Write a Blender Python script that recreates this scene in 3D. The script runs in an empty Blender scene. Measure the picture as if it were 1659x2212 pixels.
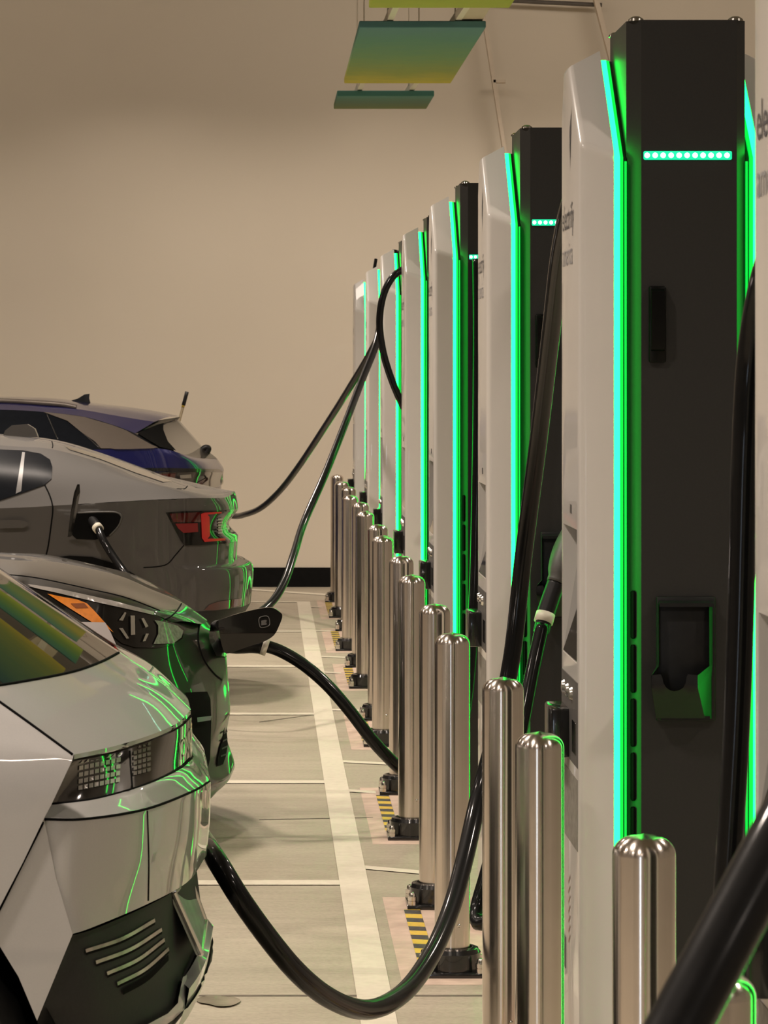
import bpy, bmesh, math, random
from mathutils import Vector, Matrix
from mathutils.bvhtree import BVHTree
from mathutils.geometry import delaunay_2d_cdt

random.seed(7)
scene = bpy.context.scene
COL = scene.collection
# ---------------------------------------------------------------- camera model
F, VX, VY, H = 6950.0, 569.0, 820.0, 1.70


def P(px, py, d):
    """point of the place seen at photo pixel (px, py), d metres away"""
    return Vector(((px - VX) * d / F, d, H - (py - VY) * d / F))


cam_d = bpy.data.cameras.new('camera')
cam = bpy.data.objects.new('camera', cam_d)
COL.objects.link(cam)
cam.location = (0, 0, H)
cam.rotation_euler = (math.pi / 2, 0, 0)
cam_d.sensor_fit = 'VERTICAL'
cam_d.sensor_height = 36.0
cam_d.lens = F / 2212.0 * 36.0
cam_d.shift_x = (829.5 - VX) / 2212.0
cam_d.shift_y = -(1106.0 - VY) / 2212.0
cam_d.clip_end = 200
cam_d.dof.use_dof = True
cam_d.dof.focus_distance = 9.5
cam_d.dof.aperture_fstop = (cam_d.lens / 1000.0) / 0.0045
scene.camera = cam


# ---------------------------------------------------------------- materials
def new_mat(name):
    m = bpy.data.materials.new(name)
    m.use_nodes = True
    nt = m.node_tree
    return m, nt, nt.nodes['Principled BSDF']


def mat(name, col, rough=0.5, metal=0.0, coat=0.0, spec=0.5, var=0.0, scale=20.0, bump=0.0, alpha=1.0, coat_rough=0.03):
    m, nt, b = new_mat(name)
    b.inputs['Roughness'].default_value = rough
    b.inputs['Metallic'].default_value = metal
    b.inputs['Coat Weight'].default_value = coat
    b.inputs['Coat Roughness'].default_value = coat_rough
    b.inputs['Specular IOR Level'].default_value = spec
    tc = nt.nodes.new('ShaderNodeTexCoord')
    nz = nt.nodes.new('ShaderNodeTexNoise')
    nz.inputs['Scale'].default_value = scale
    nz.inputs['Detail'].default_value = 4
    nt.links.new(tc.outputs['Object'], nz.inputs['Vector'])
    rp = nt.nodes.new('ShaderNodeValToRGB')
    rp.color_ramp.elements[0].position = 0.3
    rp.color_ramp.elements[1].position = 0.7
    a = [max(0, c * (1 - var)) for c in col]
    z = [min(1, c * (1 + var)) for c in col]
    rp.color_ramp.elements[0].color = (*a, 1)
    rp.color_ramp.elements[1].color = (*z, 1)
    nt.links.new(nz.outputs['Fac'], rp.inputs['Fac'])
    nt.links.new(rp.outputs['Color'], b.inputs['Base Color'])
    if bump:
        bp = nt.nodes.new('ShaderNodeBump')
        bp.inputs['Strength'].default_value = bump
        bp.inputs['Distance'].default_value = 0.002
        nt.links.new(nz.outputs['Fac'], bp.inputs['Height'])
        nt.links.new(bp.outputs['Normal'], b.inputs['Normal'])
    if alpha < 1:
        b.inputs['Alpha'].default_value = alpha
    return m


def emit(name, col, strength, base=(0.02, 0.02, 0.02)):
    m, nt, b = new_mat(name)
    b.inputs['Base Color'].default_value = (*base, 1)
    b.inputs['Emission Color'].default_value = (*col, 1)
    b.inputs['Emission Strength'].default_value = strength
    return m


def mix_rgb(nt, fac, a, b_, blend='MIX'):
    n = nt.nodes.new('ShaderNodeMix')
    n.data_type = 'RGBA'
    n.blend_type = blend
    for sock, v in ((n.inputs[0], fac), (n.inputs[6], a), (n.inputs[7], b_)):
        if hasattr(v, 'is_linked') or isinstance(v, bpy.types.NodeSocket):
            nt.links.new(v, sock)
        elif isinstance(v, (int, float)):
            sock.default_value = v
        else:
            sock.default_value = (*v, 1)
    return n.outputs[2]


def math_n(nt, op, a, b_=0.0, c=0.0):
    n = nt.nodes.new('ShaderNodeMath')
    n.operation = op
    for sock, v in zip(n.inputs, (a, b_, c)):
        if isinstance(v, bpy.types.NodeSocket):
            nt.links.new(v, sock)
        else:
            sock.default_value = v
    return n.outputs[0]


def noise(nt, vec, scale, detail=4, rough=0.5):
    n = nt.nodes.new('ShaderNodeTexNoise')
    n.inputs['Scale'].default_value = scale
    n.inputs['Detail'].default_value = detail
    n.inputs['Roughness'].default_value = rough
    nt.links.new(vec, n.inputs['Vector'])
    return n.outputs['Fac']


def mapping(nt, vec, sc):
    n = nt.nodes.new('ShaderNodeMapping')
    n.inputs['Scale'].default_value = sc
    nt.links.new(vec, n.inputs['Vector'])
    return n.outputs[0]


def ramp(nt, fac, stops):
    r = nt.nodes.new('ShaderNodeValToRGB')
    els = r.color_ramp.elements
    while len(els) < len(stops):
        els.new(0.5)
    for e, (p, c) in zip(els, stops):
        e.position = p
        e.color = (*c, 1) if len(c) == 3 else c
    nt.links.new(fac, r.inputs['Fac'])
    return r.outputs['Color']


M = {}


def build_materials():
    # concrete floor: mottled, brushed swirls, saw joints
    m, nt, b = new_mat('polished concrete')
    g = nt.nodes.new('ShaderNodeNewGeometry').outputs['Position']
    n1 = noise(nt, g, 1.1, 6, 0.6)
    n2 = noise(nt, mapping(nt, g, (1.5, 9.0, 1)), 1.6, 6, 0.65)
    n3 = noise(nt, g, 60, 3, 0.6)
    base = ramp(nt, n1, [(0.25, (0.30, 0.262, 0.195)), (0.55, (0.41, 0.362, 0.275)), (0.8, (0.47, 0.415, 0.32))])
    c2 = mix_rgb(nt, 0.55, base, ramp(nt, n2, [(0.3, (0.29, 0.25, 0.185)), (0.62, (0.47, 0.415, 0.32))]))
    c3 = mix_rgb(nt, 0.25, c2, ramp(nt, n3, [(0.35, (0.23, 0.2, 0.15)), (0.6, (0.48, 0.43, 0.34))]))
    nt.links.new(c3, b.inputs['Base Color'])
    b.inputs['Roughness'].default_value = 0.42
    b.inputs['Specular IOR Level'].default_value = 0.4
    bp = nt.nodes.new('ShaderNodeBump')
    bp.inputs['Strength'].default_value = 0.12
    bp.inputs['Distance'].default_value = 0.004
    nt.links.new(n2, bp.inputs['Height'])
    nt.links.new(bp.outputs['Normal'], b.inputs['Normal'])
    M['floor'] = m
    # worn road paint
    m, nt, b = new_mat('worn white road paint')
    g = nt.nodes.new('ShaderNodeNewGeometry').outputs['Position']
    n1 = noise(nt, mapping(nt, g, (3, 12, 1)), 4, 8, 0.7)
    n2 = noise(nt, g, 30, 4, 0.6)
    c = ramp(nt, n1, [(0.27, (0.42, 0.37, 0.28)), (0.36, (0.60, 0.545, 0.43)), (0.8, (0.65, 0.60, 0.485))])
    nt.links.new(mix_rgb(nt, 0.2, c, ramp(nt, n2, [(0.3, (0.5, 0.45, 0.35)), (0.6, (0.82, 0.76, 0.62))])), b.inputs['Base Color'])
    b.inputs['Roughness'].default_value = 0.55
    M['paint'] = m
    # painted wall
    m, nt, b = new_mat('painted plaster wall')
    g = nt.nodes.new('ShaderNodeNewGeometry').outputs['Position']
    n1 = noise(nt, g, 0.5, 3, 0.5)
    n2 = noise(nt, g, 90, 2, 0.5)
    nt.links.new(ramp(nt, n1, [(0.3, (0.67, 0.60, 0.485)), (0.7, (0.71, 0.64, 0.52))]), b.inputs['Base Color'])
    b.inputs['Roughness'].default_value = 0.75
    bp = nt.nodes.new('ShaderNodeBump')
    bp.inputs['Strength'].default_value = 0.08
    nt.links.new(n2, bp.inputs['Height'])
    nt.links.new(bp.outputs['Normal'], b.inputs['Normal'])
    M['wall'] = m
    M['wall_dim'] = mat('dim concrete wall', (0.3, 0.27, 0.235), 0.8, var=0.15, scale=1.5)
    M['ceiling'] = mat('grey ceiling', (0.22, 0.2, 0.17), 0.9, var=0.1)
    M['black_base'] = mat('black vinyl skirting', (0.005, 0.005, 0.005), 0.6, spec=0.1, var=0.2)
    # brushed stainless steel
    m, nt, b = new_mat('brushed stainless steel')
    tc = nt.nodes.new('ShaderNodeTexCoord').outputs['Object']
    n1 = noise(nt, mapping(nt, tc, (1, 1, 600)), 1.0, 2, 0.5)
    n2 = noise(nt, tc, 6, 4, 0.6)
    nt.links.new(ramp(nt, n2, [(0.3, (0.72, 0.65, 0.585)), (0.7, (0.80, 0.73, 0.66))]), b.inputs['Base Color'])
    b.inputs['Metallic'].default_value = 1.0
    b.inputs['Roughness'].default_value = 0.2
    b.inputs['Anisotropic'].default_value = 0.8
    b.inputs['Anisotropic Rotation'].default_value = 0.25
    tg = nt.nodes.new('ShaderNodeTangent')
    tg.direction_type = 'RADIAL'
    tg.axis = 'Z'
    nt.links.new(tg.outputs[0], b.inputs['Tangent'])
    bp = nt.nodes.new('ShaderNodeBump')
    bp.inputs['Strength'].default_value = 0.0
    bp.inputs['Distance'].default_value = 0.001
    nt.links.new(n1, bp.inputs['Height'])
    nt.links.new(bp.outputs['Normal'], b.inputs['Normal'])
    M['steel'] = m
    M['nut'] = mat('bright nut steel', (0.7, 0.67, 0.62), 0.18, 1.0, var=0.1)
    M['black_gloss'] = mat('black glossy enamel', (0.008, 0.008, 0.008), 0.22, 0, coat=0.6, var=0.2)
    M['black_plastic'] = mat('black moulded plastic', (0.008, 0.008, 0.0085), 0.42, spec=0.35, var=0.2, scale=60, bump=0.05)
    M['black_matt'] = mat('black satin plastic', (0.003, 0.003, 0.003), 0.3, spec=0.18, var=0.2)
    M['rubber'] = mat('black cable rubber', (0.003, 0.003, 0.0033), 0.5, spec=0.08, coat=0.5, coat_rough=0.12, var=0.2, scale=40, bump=0.05)
    M['pad'] = mat('pinkish patched concrete', (0.52, 0.40, 0.315), 0.8, var=0.14, scale=14, bump=0.3)
    # hazard tape
    m, nt, b = new_mat('yellow and black hazard tape')
    tc = nt.nodes.new('ShaderNodeTexCoord').outputs['Object']
    sp = nt.nodes.new('ShaderNodeSeparateXYZ')
    nt.links.new(tc, sp.inputs[0])
    t = math_n(nt, 'FRACT', math_n(nt, 'DIVIDE', math_n(nt, 'MULTIPLY_ADD', sp.outputs[0], 0.25, sp.outputs[1]), 0.155))
    st = math_n(nt, 'GREATER_THAN', t, 0.5)
    wn = noise(nt, tc, 40, 4, 0.6)
    yel = ramp(nt, wn, [(0.25, (0.42, 0.31, 0.10)), (0.45, (0.66, 0.46, 0.045)), (0.8, (0.70, 0.50, 0.05))])
    blk = ramp(nt, wn, [(0.25, (0.12, 0.11, 0.09)), (0.5, (0.035, 0.035, 0.033))])
    nt.links.new(mix_rgb(nt, st, yel, blk), b.inputs['Base Color'])
    b.inputs['Roughness'].default_value = 0.5
    M['hazard'] = m
    # charger
    M['shell'] = mat('glossy white shell', (0.68, 0.65, 0.61), 0.32, 0, coat=0.5, var=0.02, scale=3)
    M['cabinet'] = mat('charcoal powder coat', (0.022, 0.0213, 0.020), 0.45, 0.1, var=0.08, scale=200, bump=0.05)
    M['screen'] = mat('black screen glass', (0.004, 0.004, 0.006), 0.06, coat=1, var=0.1)
    M['panel_grey'] = mat('grey control panel', (0.10, 0.095, 0.09), 0.4, var=0.1)
    M['label_grey'] = mat('grey information label', (0.24, 0.225, 0.19), 0.5, var=0.25, scale=55)
    M['lettering'] = mat('grey lettering', (0.10, 0.10, 0.11), 0.5, var=0.1)
    M['lettering_pale'] = mat('pale grey lettering', (0.33, 0.33, 0.34), 0.5, var=0.1)
    M['red_mark'] = mat('dull red printed mark', (0.36, 0.21, 0.17), 0.5, var=0.1)
    M['led'] = emit('green light strip', (0.003, 1.0, 0.055), 15.0)
    M['led_soft'] = emit('green diffuser and edge glow', (0.0, 1.0, 0.075), 0.8, (0.0, 0.1, 0.02))
    M['bar'] = emit('green light bar', (0.0, 1.0, 0.42), 1.1)
    M['dot'] = emit('white green led', (0.55, 1.0, 0.8), 5.0)
    M['ring'] = mat('pale cable ring', (0.62, 0.58, 0.48), 0.45, var=0.06)
    M['grey_plastic'] = mat('dark grey connector plastic', (0.075, 0.072, 0.066), 0.5, var=0.15, scale=40)
    # cars
    M['white_paint'] = mat('pearl grey white car paint', (0.40, 0.39, 0.378), 0.38, 0.1, coat=1.0, var=0.02, scale=300)
    M['grey_paint'] = mat('mid grey car paint', (0.075, 0.070, 0.065), 0.6, 0.0, coat=0.6, spec=0.2, var=0.05, scale=400)
    M['dark_paint'] = mat('dark graphite car paint', (0.011, 0.0095, 0.008), 0.4, 0.0, spec=0.2, coat=0.6, var=0.05, scale=400)
    M['blue_paint'] = mat('deep blue car paint', (0.006, 0.008, 0.085), 0.3, 0.3, coat=1.0, var=0.05, scale=400)
    M['silver_trim'] = mat('brown silver pillar trim', (0.10, 0.083, 0.068), 0.45, 0.3, var=0.03)
    M['glass'] = mat('dark tinted glass', (0.006, 0.007, 0.008), 0.03, 0, coat=1.0, spec=0.7, var=0.1, coat_rough=0.01)
    M['glass_side'] = mat('dark side glass', (0.006, 0.007, 0.009), 0.3, 0, coat=0.0, spec=0.03, var=0.1)
    M['cladding'] = mat('dark grey cladding', (0.022, 0.022, 0.0215), 0.6, spec=0.25, var=0.1, scale=150, bump=0.05)
    M['lamp_smoke'] = mat('smoked lamp lens', (0.035, 0.031, 0.029), 0.08, 0.2, coat=1.0, var=0.3, scale=12)
    M['lamp_black'] = mat('black lamp housing', (0.010, 0.009, 0.008), 0.12, 0.0, coat=0.35, spec=0.3, var=0.3, scale=12)
    M['pixel'] = mat('pale lamp pixel', (0.34, 0.315, 0.29), 0.25, 0.2, coat=0.6, var=0.12, scale=30)
    M['pixel_dim'] = mat('dim lamp pixel', (0.15, 0.13, 0.115), 0.25, 0.2, coat=0.6, var=0.15, scale=30)
    M['red_lens'] = mat('dark red lamp lens', (0.06, 0.006, 0.005), 0.1, 0, coat=1.0, var=0.3, scale=20)
    M['red_bright'] = emit('lit red lamp', (0.75, 0.012, 0.012), 0.26, (0.12, 0.002, 0.002))
    M['red_mid'] = emit('red lamp block', (0.5, 0.01, 0.01), 0.1, (0.08, 0.002, 0.002))
    M['amber'] = mat('amber reflector', (0.72, 0.22, 0.012), 0.3, 0, coat=0.6, var=0.1, scale=60)
    M['amber_dark'] = mat('dark amber reflector', (0.24, 0.06, 0.006), 0.4, var=0.1)
    M['chrome'] = mat('bright lamp chrome', (0.75, 0.73, 0.68), 0.2, 0.9, var=0.08)
    M['lamp_grey'] = mat('grey lamp reflector', (0.20, 0.19, 0.17), 0.4, 0.2, coat=0.3, var=0.4, scale=70)
    M['seam'] = mat('dark panel gap', (0.005, 0.005, 0.005), 0.8, spec=0.05, var=0.1)
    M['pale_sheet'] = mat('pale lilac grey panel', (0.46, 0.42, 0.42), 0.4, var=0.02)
    M['tire'] = mat('tyre rubber', (0.012, 0.012, 0.012), 0.75, var=0.2, scale=50, bump=0.2)
    M['rim'] = mat('alloy rim', (0.22, 0.22, 0.22), 0.35, 0.9, var=0.05)
    M['plate'] = mat('licence plate', (0.30, 0.33, 0.30), 0.4, 0.3, var=0.2, scale=25)
    M['reverse'] = mat('pale slat', (0.42, 0.37, 0.34), 0.3, 0.5, var=0.35, scale=22)
    M['blue_grey'] = mat('blue grey slat', (0.10, 0.125, 0.14), 0.3, 0.3, var=0.1)
    M['white_metal'] = mat('white painted metal', (0.78, 0.72, 0.62), 0.5, var=0.03)
    M['beige_metal'] = mat('beige painted metal', (0.62, 0.53, 0.41), 0.6, var=0.04)
    M['dark_pipe'] = mat('dark pipe', (0.10, 0.085, 0.07), 0.6, var=0.1)
    M['pole_tip'] = mat('black pole tip', (0.01, 0.01, 0.01), 0.5, var=0.1)
    M['pole_band'] = mat('yellow pole band', (0.7, 0.5, 0.05), 0.5, var=0.1)
    M['pole'] = mat('olive brown pole', (0.22, 0.17, 0.09), 0.5, var=0.1)
    M['water'] = mat('wet concrete puddle', (0.27, 0.235, 0.175), 0.2, 0, coat=0.1, spec=0.4, var=0.3, scale=8)
    # hanging panels: colour runs from teal to yellow green along their length
    m, nt, b = new_mat('teal to lime printed panel')
    tc = nt.nodes.new('ShaderNodeTexCoord').outputs['Generated']
    sp = nt.nodes.new('ShaderNodeSeparateXYZ')
    nt.links.new(tc, sp.inputs[0])
    wob = noise(nt, mapping(nt, tc, (1.5, 9, 1)), 2.0, 4, 0.6)
    t = math_n(nt, 'ADD', sp.outputs[1], math_n(nt, 'MULTIPLY_ADD', wob, 0.25, -0.125))
    nt.links.new(ramp(nt, t, [(0.0, (0.10, 0.26, 0.27)), (0.2, (0.11, 0.29, 0.21)), (0.5, (0.18, 0.33, 0.15)), (0.78, (0.32, 0.38, 0.08)), (1.0, (0.62, 0.53, 0.05))]), b.inputs['Base Color'])
    b.inputs['Roughness'].default_value = 0.8
    M['panel'] = m
    m2 = m.copy()
    m2.name = 'lime printed panel'
    rr = [n for n in m2.node_tree.nodes if n.type == 'VALTORGB'][0]
    for e, c in zip(rr.color_ramp.elements, [(0.07, 0.25, 0.2), (0.1, 0.3, 0.13), (0.2, 0.36, 0.06), (0.36, 0.48, 0.05), (0.45, 0.52, 0.07)]):
        e.color = (*c, 1)
    M['panel_lime'] = m2
    m3 = m.copy()
    m3.name = 'dull teal printed panel'
    rr = [n for n in m3.node_tree.nodes if n.type == 'VALTORGB'][0]
    for e, c in zip(rr.color_ramp.elements, [(0.075, 0.24, 0.20), (0.08, 0.21, 0.15), (0.095, 0.18, 0.11), (0.12, 0.19, 0.07), (0.17, 0.2, 0.05)]):
        e.color = (*c, 1)
    M['panel_teal'] = m3


build_materials()


# ---------------------------------------------------------------- object helpers
def world_off(parent):
    o = Vector((0, 0, 0))
    while parent is not None:
        o = o + Vector(parent.location)
        parent = parent.parent
    return o


def link_mesh(name, verts, faces, material, parent=None, smooth=True, sharp=None, loc=None):
    """verts in world space; stored relative to the parent thing (or loc)"""
    me = bpy.data.meshes.new(name)
    o = bpy.data.objects.new(name, me)
    off = world_off(parent) if parent is not None else Vector(loc) if loc is not None else Vector((0, 0, 0))
    me.from_pydata([tuple(Vector(v) - off) for v in verts], [], [tuple(f) for f in faces])
    me.validate()
    me.update()
    if smooth:
        for p in me.polygons:
            p.use_smooth = True
        if sharp:
            me.set_sharp_from_angle(angle=math.radians(sharp))
    me.materials.append(M[material] if isinstance(material, str) else material)
    COL.objects.link(o)
    if parent is not None:
        o.parent = parent
    elif loc is not None:
        o.location = loc
    return o


def bm_out(bm):
    bm.verts.ensure_lookup_table()
    bm.verts.index_update()
    v = [x.co.copy() for x in bm.verts]
    f = [[y.index for y in x.verts] for x in bm.faces]
    bm.free()
    return v, f


def thing(name, label, cat, loc, group=None):
    o = bpy.data.objects.new(name, None)
    o.empty_display_size = 0.1
    COL.objects.link(o)
    o.location = loc
    o['label'] = label
    o['category'] = cat
    if group:
        o['group'] = group
    return o


def tag(o, label, cat, group=None, kind=None):
    o['label'] = label
    o['category'] = cat
    if group:
        o['group'] = group
    if kind:
        o['kind'] = kind
    return o


def struct(o):
    o['kind'] = 'structure'
    return o


def dup(root, loc, label):
    r = root.copy()
    COL.objects.link(r)
    r.location = loc
    r['label'] = label
    for ch in list(root.children):
        c = ch.copy()
        COL.objects.link(c)
        c.parent = r
        for g in list(ch.children):
            e = g.copy()
            COL.objects.link(e)
            e.parent = c
    return r


def merge(*parts):
    V, Fc = [], []
    for v, f in parts:
        n = len(V)
        V += list(v)
        Fc += [[i + n for i in x] for x in f]
    return V, Fc


def xf(vf, M4):
    return [M4 @ Vector(v) for v in vf[0]], vf[1]


def box(x0, x1, y0, y1, z0, z1, bev=0.0, seg=2):
    bm = bmesh.new()
    bmesh.ops.create_cube(bm, size=1)
    for v in bm.verts:
        v.co = Vector(((x0 + x1) / 2 + v.co.x * (x1 - x0), (y0 + y1) / 2 + v.co.y * (y1 - y0), (z0 + z1) / 2 + v.co.z * (z1 - z0)))
    if bev:
        bmesh.ops.bevel(bm, geom=bm.edges[:], offset=bev, segments=seg, affect='EDGES', profile=0.5)
    return bm_out(bm)


def lathe(prof, seg=32, at=(0, 0, 0)):
    """prof: (radius, z) from bottom to top"""
    V, Fc = [], []
    n = len(prof)
    for k in range(seg):
        a = 2 * math.pi * k / seg
        for r, z in prof:
            V.append(Vector((at[0] + r * math.cos(a), at[1] + r * math.sin(a), at[2] + z)))
    for k in range(seg):
        k2 = (k + 1) % seg
        for i in range(n - 1):
            Fc.append([k * n + i, k2 * n + i, k2 * n + i + 1, k * n + i + 1])
    bm = bmesh.new()
    bv = [bm.verts.new(v) for v in V]
    for f in Fc:
        try:
            bm.faces.new([bv[i] for i in f])
        except ValueError:
            pass
    bmesh.ops.remove_doubles(bm, verts=bm.verts[:], dist=1e-5)
    bmesh.ops.recalc_face_normals(bm, faces=bm.faces[:])
    return bm_out(bm)


def catmull(pts, n):
    """uniform catmull-rom through pts, n samples"""
    pts = [Vector(p) for p in pts]
    if len(pts) == 2:
        return [pts[0].lerp(pts[1], i / (n - 1)) for i in range(n)]
    ext = [pts[0] * 2 - pts[1]] + pts + [pts[-1] * 2 - pts[-2]]
    out = []
    m = len(pts) - 1
    for i in range(n):
        t = i / (n - 1) * m
        k = min(int(t), m - 1)
        u = t - k
        p0, p1, p2, p3 = ext[k], ext[k + 1], ext[k + 2], ext[k + 3]
        out.append(0.5 * ((2 * p1) + (p2 - p0) * u + (2 * p0 - 5 * p1 + 4 * p2 - p3) * u * u + (3 * p1 - p0 - 3 * p2 + p3) * u ** 3))
    return out


def chordal(pts, n):
    """centripetal curve through unevenly spaced points, sampled evenly along its length"""
    pts = [Vector(p) for p in pts]
    ext = [pts[0] * 2 - pts[1]] + pts + [pts[-1] * 2 - pts[-2]]
    raw = []
    for k in range(len(pts) - 1):
        p = ext[k:k + 4]
        t = [0.0]
        for i in range(3):
            t.append(t[-1] + max(1e-6, (p[i + 1] - p[i]).length ** 0.5))
        for i in range(16):
            u = t[1] + (t[2] - t[1]) * i / 16
            a1 = p[0] * ((t[1] - u) / (t[1] - t[0])) + p[1] * ((u - t[0]) / (t[1] - t[0]))
            a2 = p[1] * ((t[2] - u) / (t[2] - t[1])) + p[2] * ((u - t[1]) / (t[2] - t[1]))
            a3 = p[2] * ((t[3] - u) / (t[3] - t[2])) + p[3] * ((u - t[2]) / (t[3] - t[2]))
            b1 = a1 * ((t[2] - u) / (t[2] - t[0])) + a2 * ((u - t[0]) / (t[2] - t[0]))
            b2 = a2 * ((t[3] - u) / (t[3] - t[1])) + a3 * ((u - t[1]) / (t[3] - t[1]))
            raw.append(b1 * ((t[2] - u) / (t[2] - t[1])) + b2 * ((u - t[1]) / (t[2] - t[1])))
    raw.append(pts[-1])
    acc = [0.0]
    for a, b in zip(raw, raw[1:]):
        acc.append(acc[-1] + (b - a).length)
    out, j = [], 0
    for i in range(n):
        L_ = acc[-1] * i / (n - 1)
        while j < len(acc) - 2 and acc[j + 1] < L_:
            j += 1
        out.append(raw[j].lerp(raw[j + 1], (L_ - acc[j]) / max(1e-9, acc[j + 1] - acc[j])))
    return out


def polyline(pts, n):
    pts = [Vector(p) for p in pts]
    m = len(pts) - 1
    out = []
    for i in range(n):
        t = i / (n - 1) * m
        k = min(int(t), m - 1)
        out.append(pts[k].lerp(pts[k + 1], t - k))
    return out


def loft(rows, nu=24, nv=12, smooth_v=True):
    R = [catmull(r, nu) for r in rows]
    V, Fc = [], []
    cols = []
    for i in range(nu):
        c = [r[i] for r in R]
        cols.append(catmull(c, nv) if smooth_v and len(c) > 2 else polyline(c, nv))
    for i in range(nu):
        V += cols[i]
    for i in range(nu - 1):
        for j in range(nv - 1):
            Fc.append([i * nv + j, (i + 1) * nv + j, (i + 1) * nv + j + 1, i * nv + j + 1])
    return V, Fc


def mirror_y(vf, dc):
    v, f = vf
    mv = [Vector((a.x, 2 * dc - a.y, a.z)) for a in v]
    V, Fc = merge((v, f), (mv, [list(reversed(x)) for x in f]))
    bm = bmesh.new()
    bv = [bm.verts.new(a) for a in V]
    for x in Fc:
        try:
            bm.faces.new([bv[i] for i in x])
        except ValueError:
            pass
    bmesh.ops.remove_doubles(bm, verts=bm.verts[:], dist=0.004)
    return bm_out(bm)


def tube(path, r, seg=14, n=None, caps=True, taper=None, raw=False):
    pts = [Vector(p) for p in path] if raw else catmull(path, n or max(24, len(path) * 10))
    V, Fc = [], []
    up = Vector((0.123, 0.31, 0.94)).normalized()
    N = len(pts)
    prev = None
    for i, p in enumerate(pts):
        t = (pts[min(i + 1, N - 1)] - pts[max(i - 1, 0)]).normalized()
        if prev is None:
            a = t.cross(up)
            if a.length < 1e-4:
                a = t.cross(Vector((1, 0, 0)))
            a.normalize()
        else:
            a = (prev - t * prev.dot(t)).normalized()
        prev = a
        b = t.cross(a)
        rr = r if taper is None else r * taper(i / (N - 1))
        for k in range(seg):
            th = 2 * math.pi * k / seg
            V.append(p + a * (rr * math.cos(th)) + b * (rr * math.sin(th)))
    for i in range(N - 1):
        for k in range(seg):
            k2 = (k + 1) % seg
            Fc.append([i * seg + k, i * seg + k2, (i + 1) * seg + k2, (i + 1) * seg + k])
    if caps:
        Fc.append(list(range(seg))[::-1])
        Fc.append([(N - 1) * seg + k for k in range(seg)])
    return V, Fc


def inside(p, poly):
    x, y = p
    r = False
    j = len(poly) - 1
    for i in range(len(poly)):
        xi, yi = poly[i]
        xj, yj = poly[j]
        if (yi > y) != (yj > y) and x < (xj - xi) * (y - yi) / (yj - yi) + xi:
            r = not r
        j = i
    return r


def tri2d(outline, step, holes=()):
    """constrained triangulation of a 2D outline with interior grid points"""
    loops = [list(outline)] + [list(h) for h in holes]
    pts, edges = [], []
    for L in loops:
        dense = []
        for i, a in enumerate(L):
            b = L[(i + 1) % len(L)]
            k = max(1, int(math.dist(a, b) / step))
            for q in range(k):
                dense.append((a[0] + (b[0] - a[0]) * q / k, a[1] + (b[1] - a[1]) * q / k))
        s = len(pts)
        pts += dense
        edges += [(s + i, s + (i + 1) % len(dense)) for i in range(len(dense))]
    nb = len(pts)
    xs = [p[0] for p in outline]
    ys = [p[1] for p in outline]
    x = min(xs) + step * 0.5
    while x < max(xs):
        y = min(ys) + step * 0.5
        while y < max(ys):
            if inside((x, y), outline) and not any(inside((x, y), h) for h in holes):
                if min((x - q[0]) ** 2 + (y - q[1]) ** 2 for q in pts[:nb]) > (0.4 * step) ** 2:
                    pts.append((x, y))
            y += step
        x += step
    r = delaunay_2d_cdt([Vector(p) for p in pts], edges, [], 1 if not holes else 2, 1e-6)
    return [tuple(v) for v in r[0]], [list(f) for f in r[2]]


def smooth_loop(pts, n=6):
    """closed catmull loop in 2D"""
    out = []
    m = len(pts)
    for k in range(m):
        p0, p1, p2, p3 = (Vector(pts[(k + q) % m]) for q in (-1, 0, 1, 2))
        for i in range(n):
            u = i / n
            v = 0.5 * ((2 * p1) + (p2 - p0) * u + (2 * p0 - 5 * p1 + 4 * p2 - p3) * u * u + (3 * p1 - p0 - 3 * p2 + p3) * u ** 3)
            out.append((v.x, v.y))
    return out


def sheet(outline, depth, step=40):
    """surface over a photo-plane outline; depth(px,py) gives its distance"""
    p, f = tri2d(outline, step)
    v = [P(x, y, depth(x, y)) for x, y in p]
    return v, f


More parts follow.
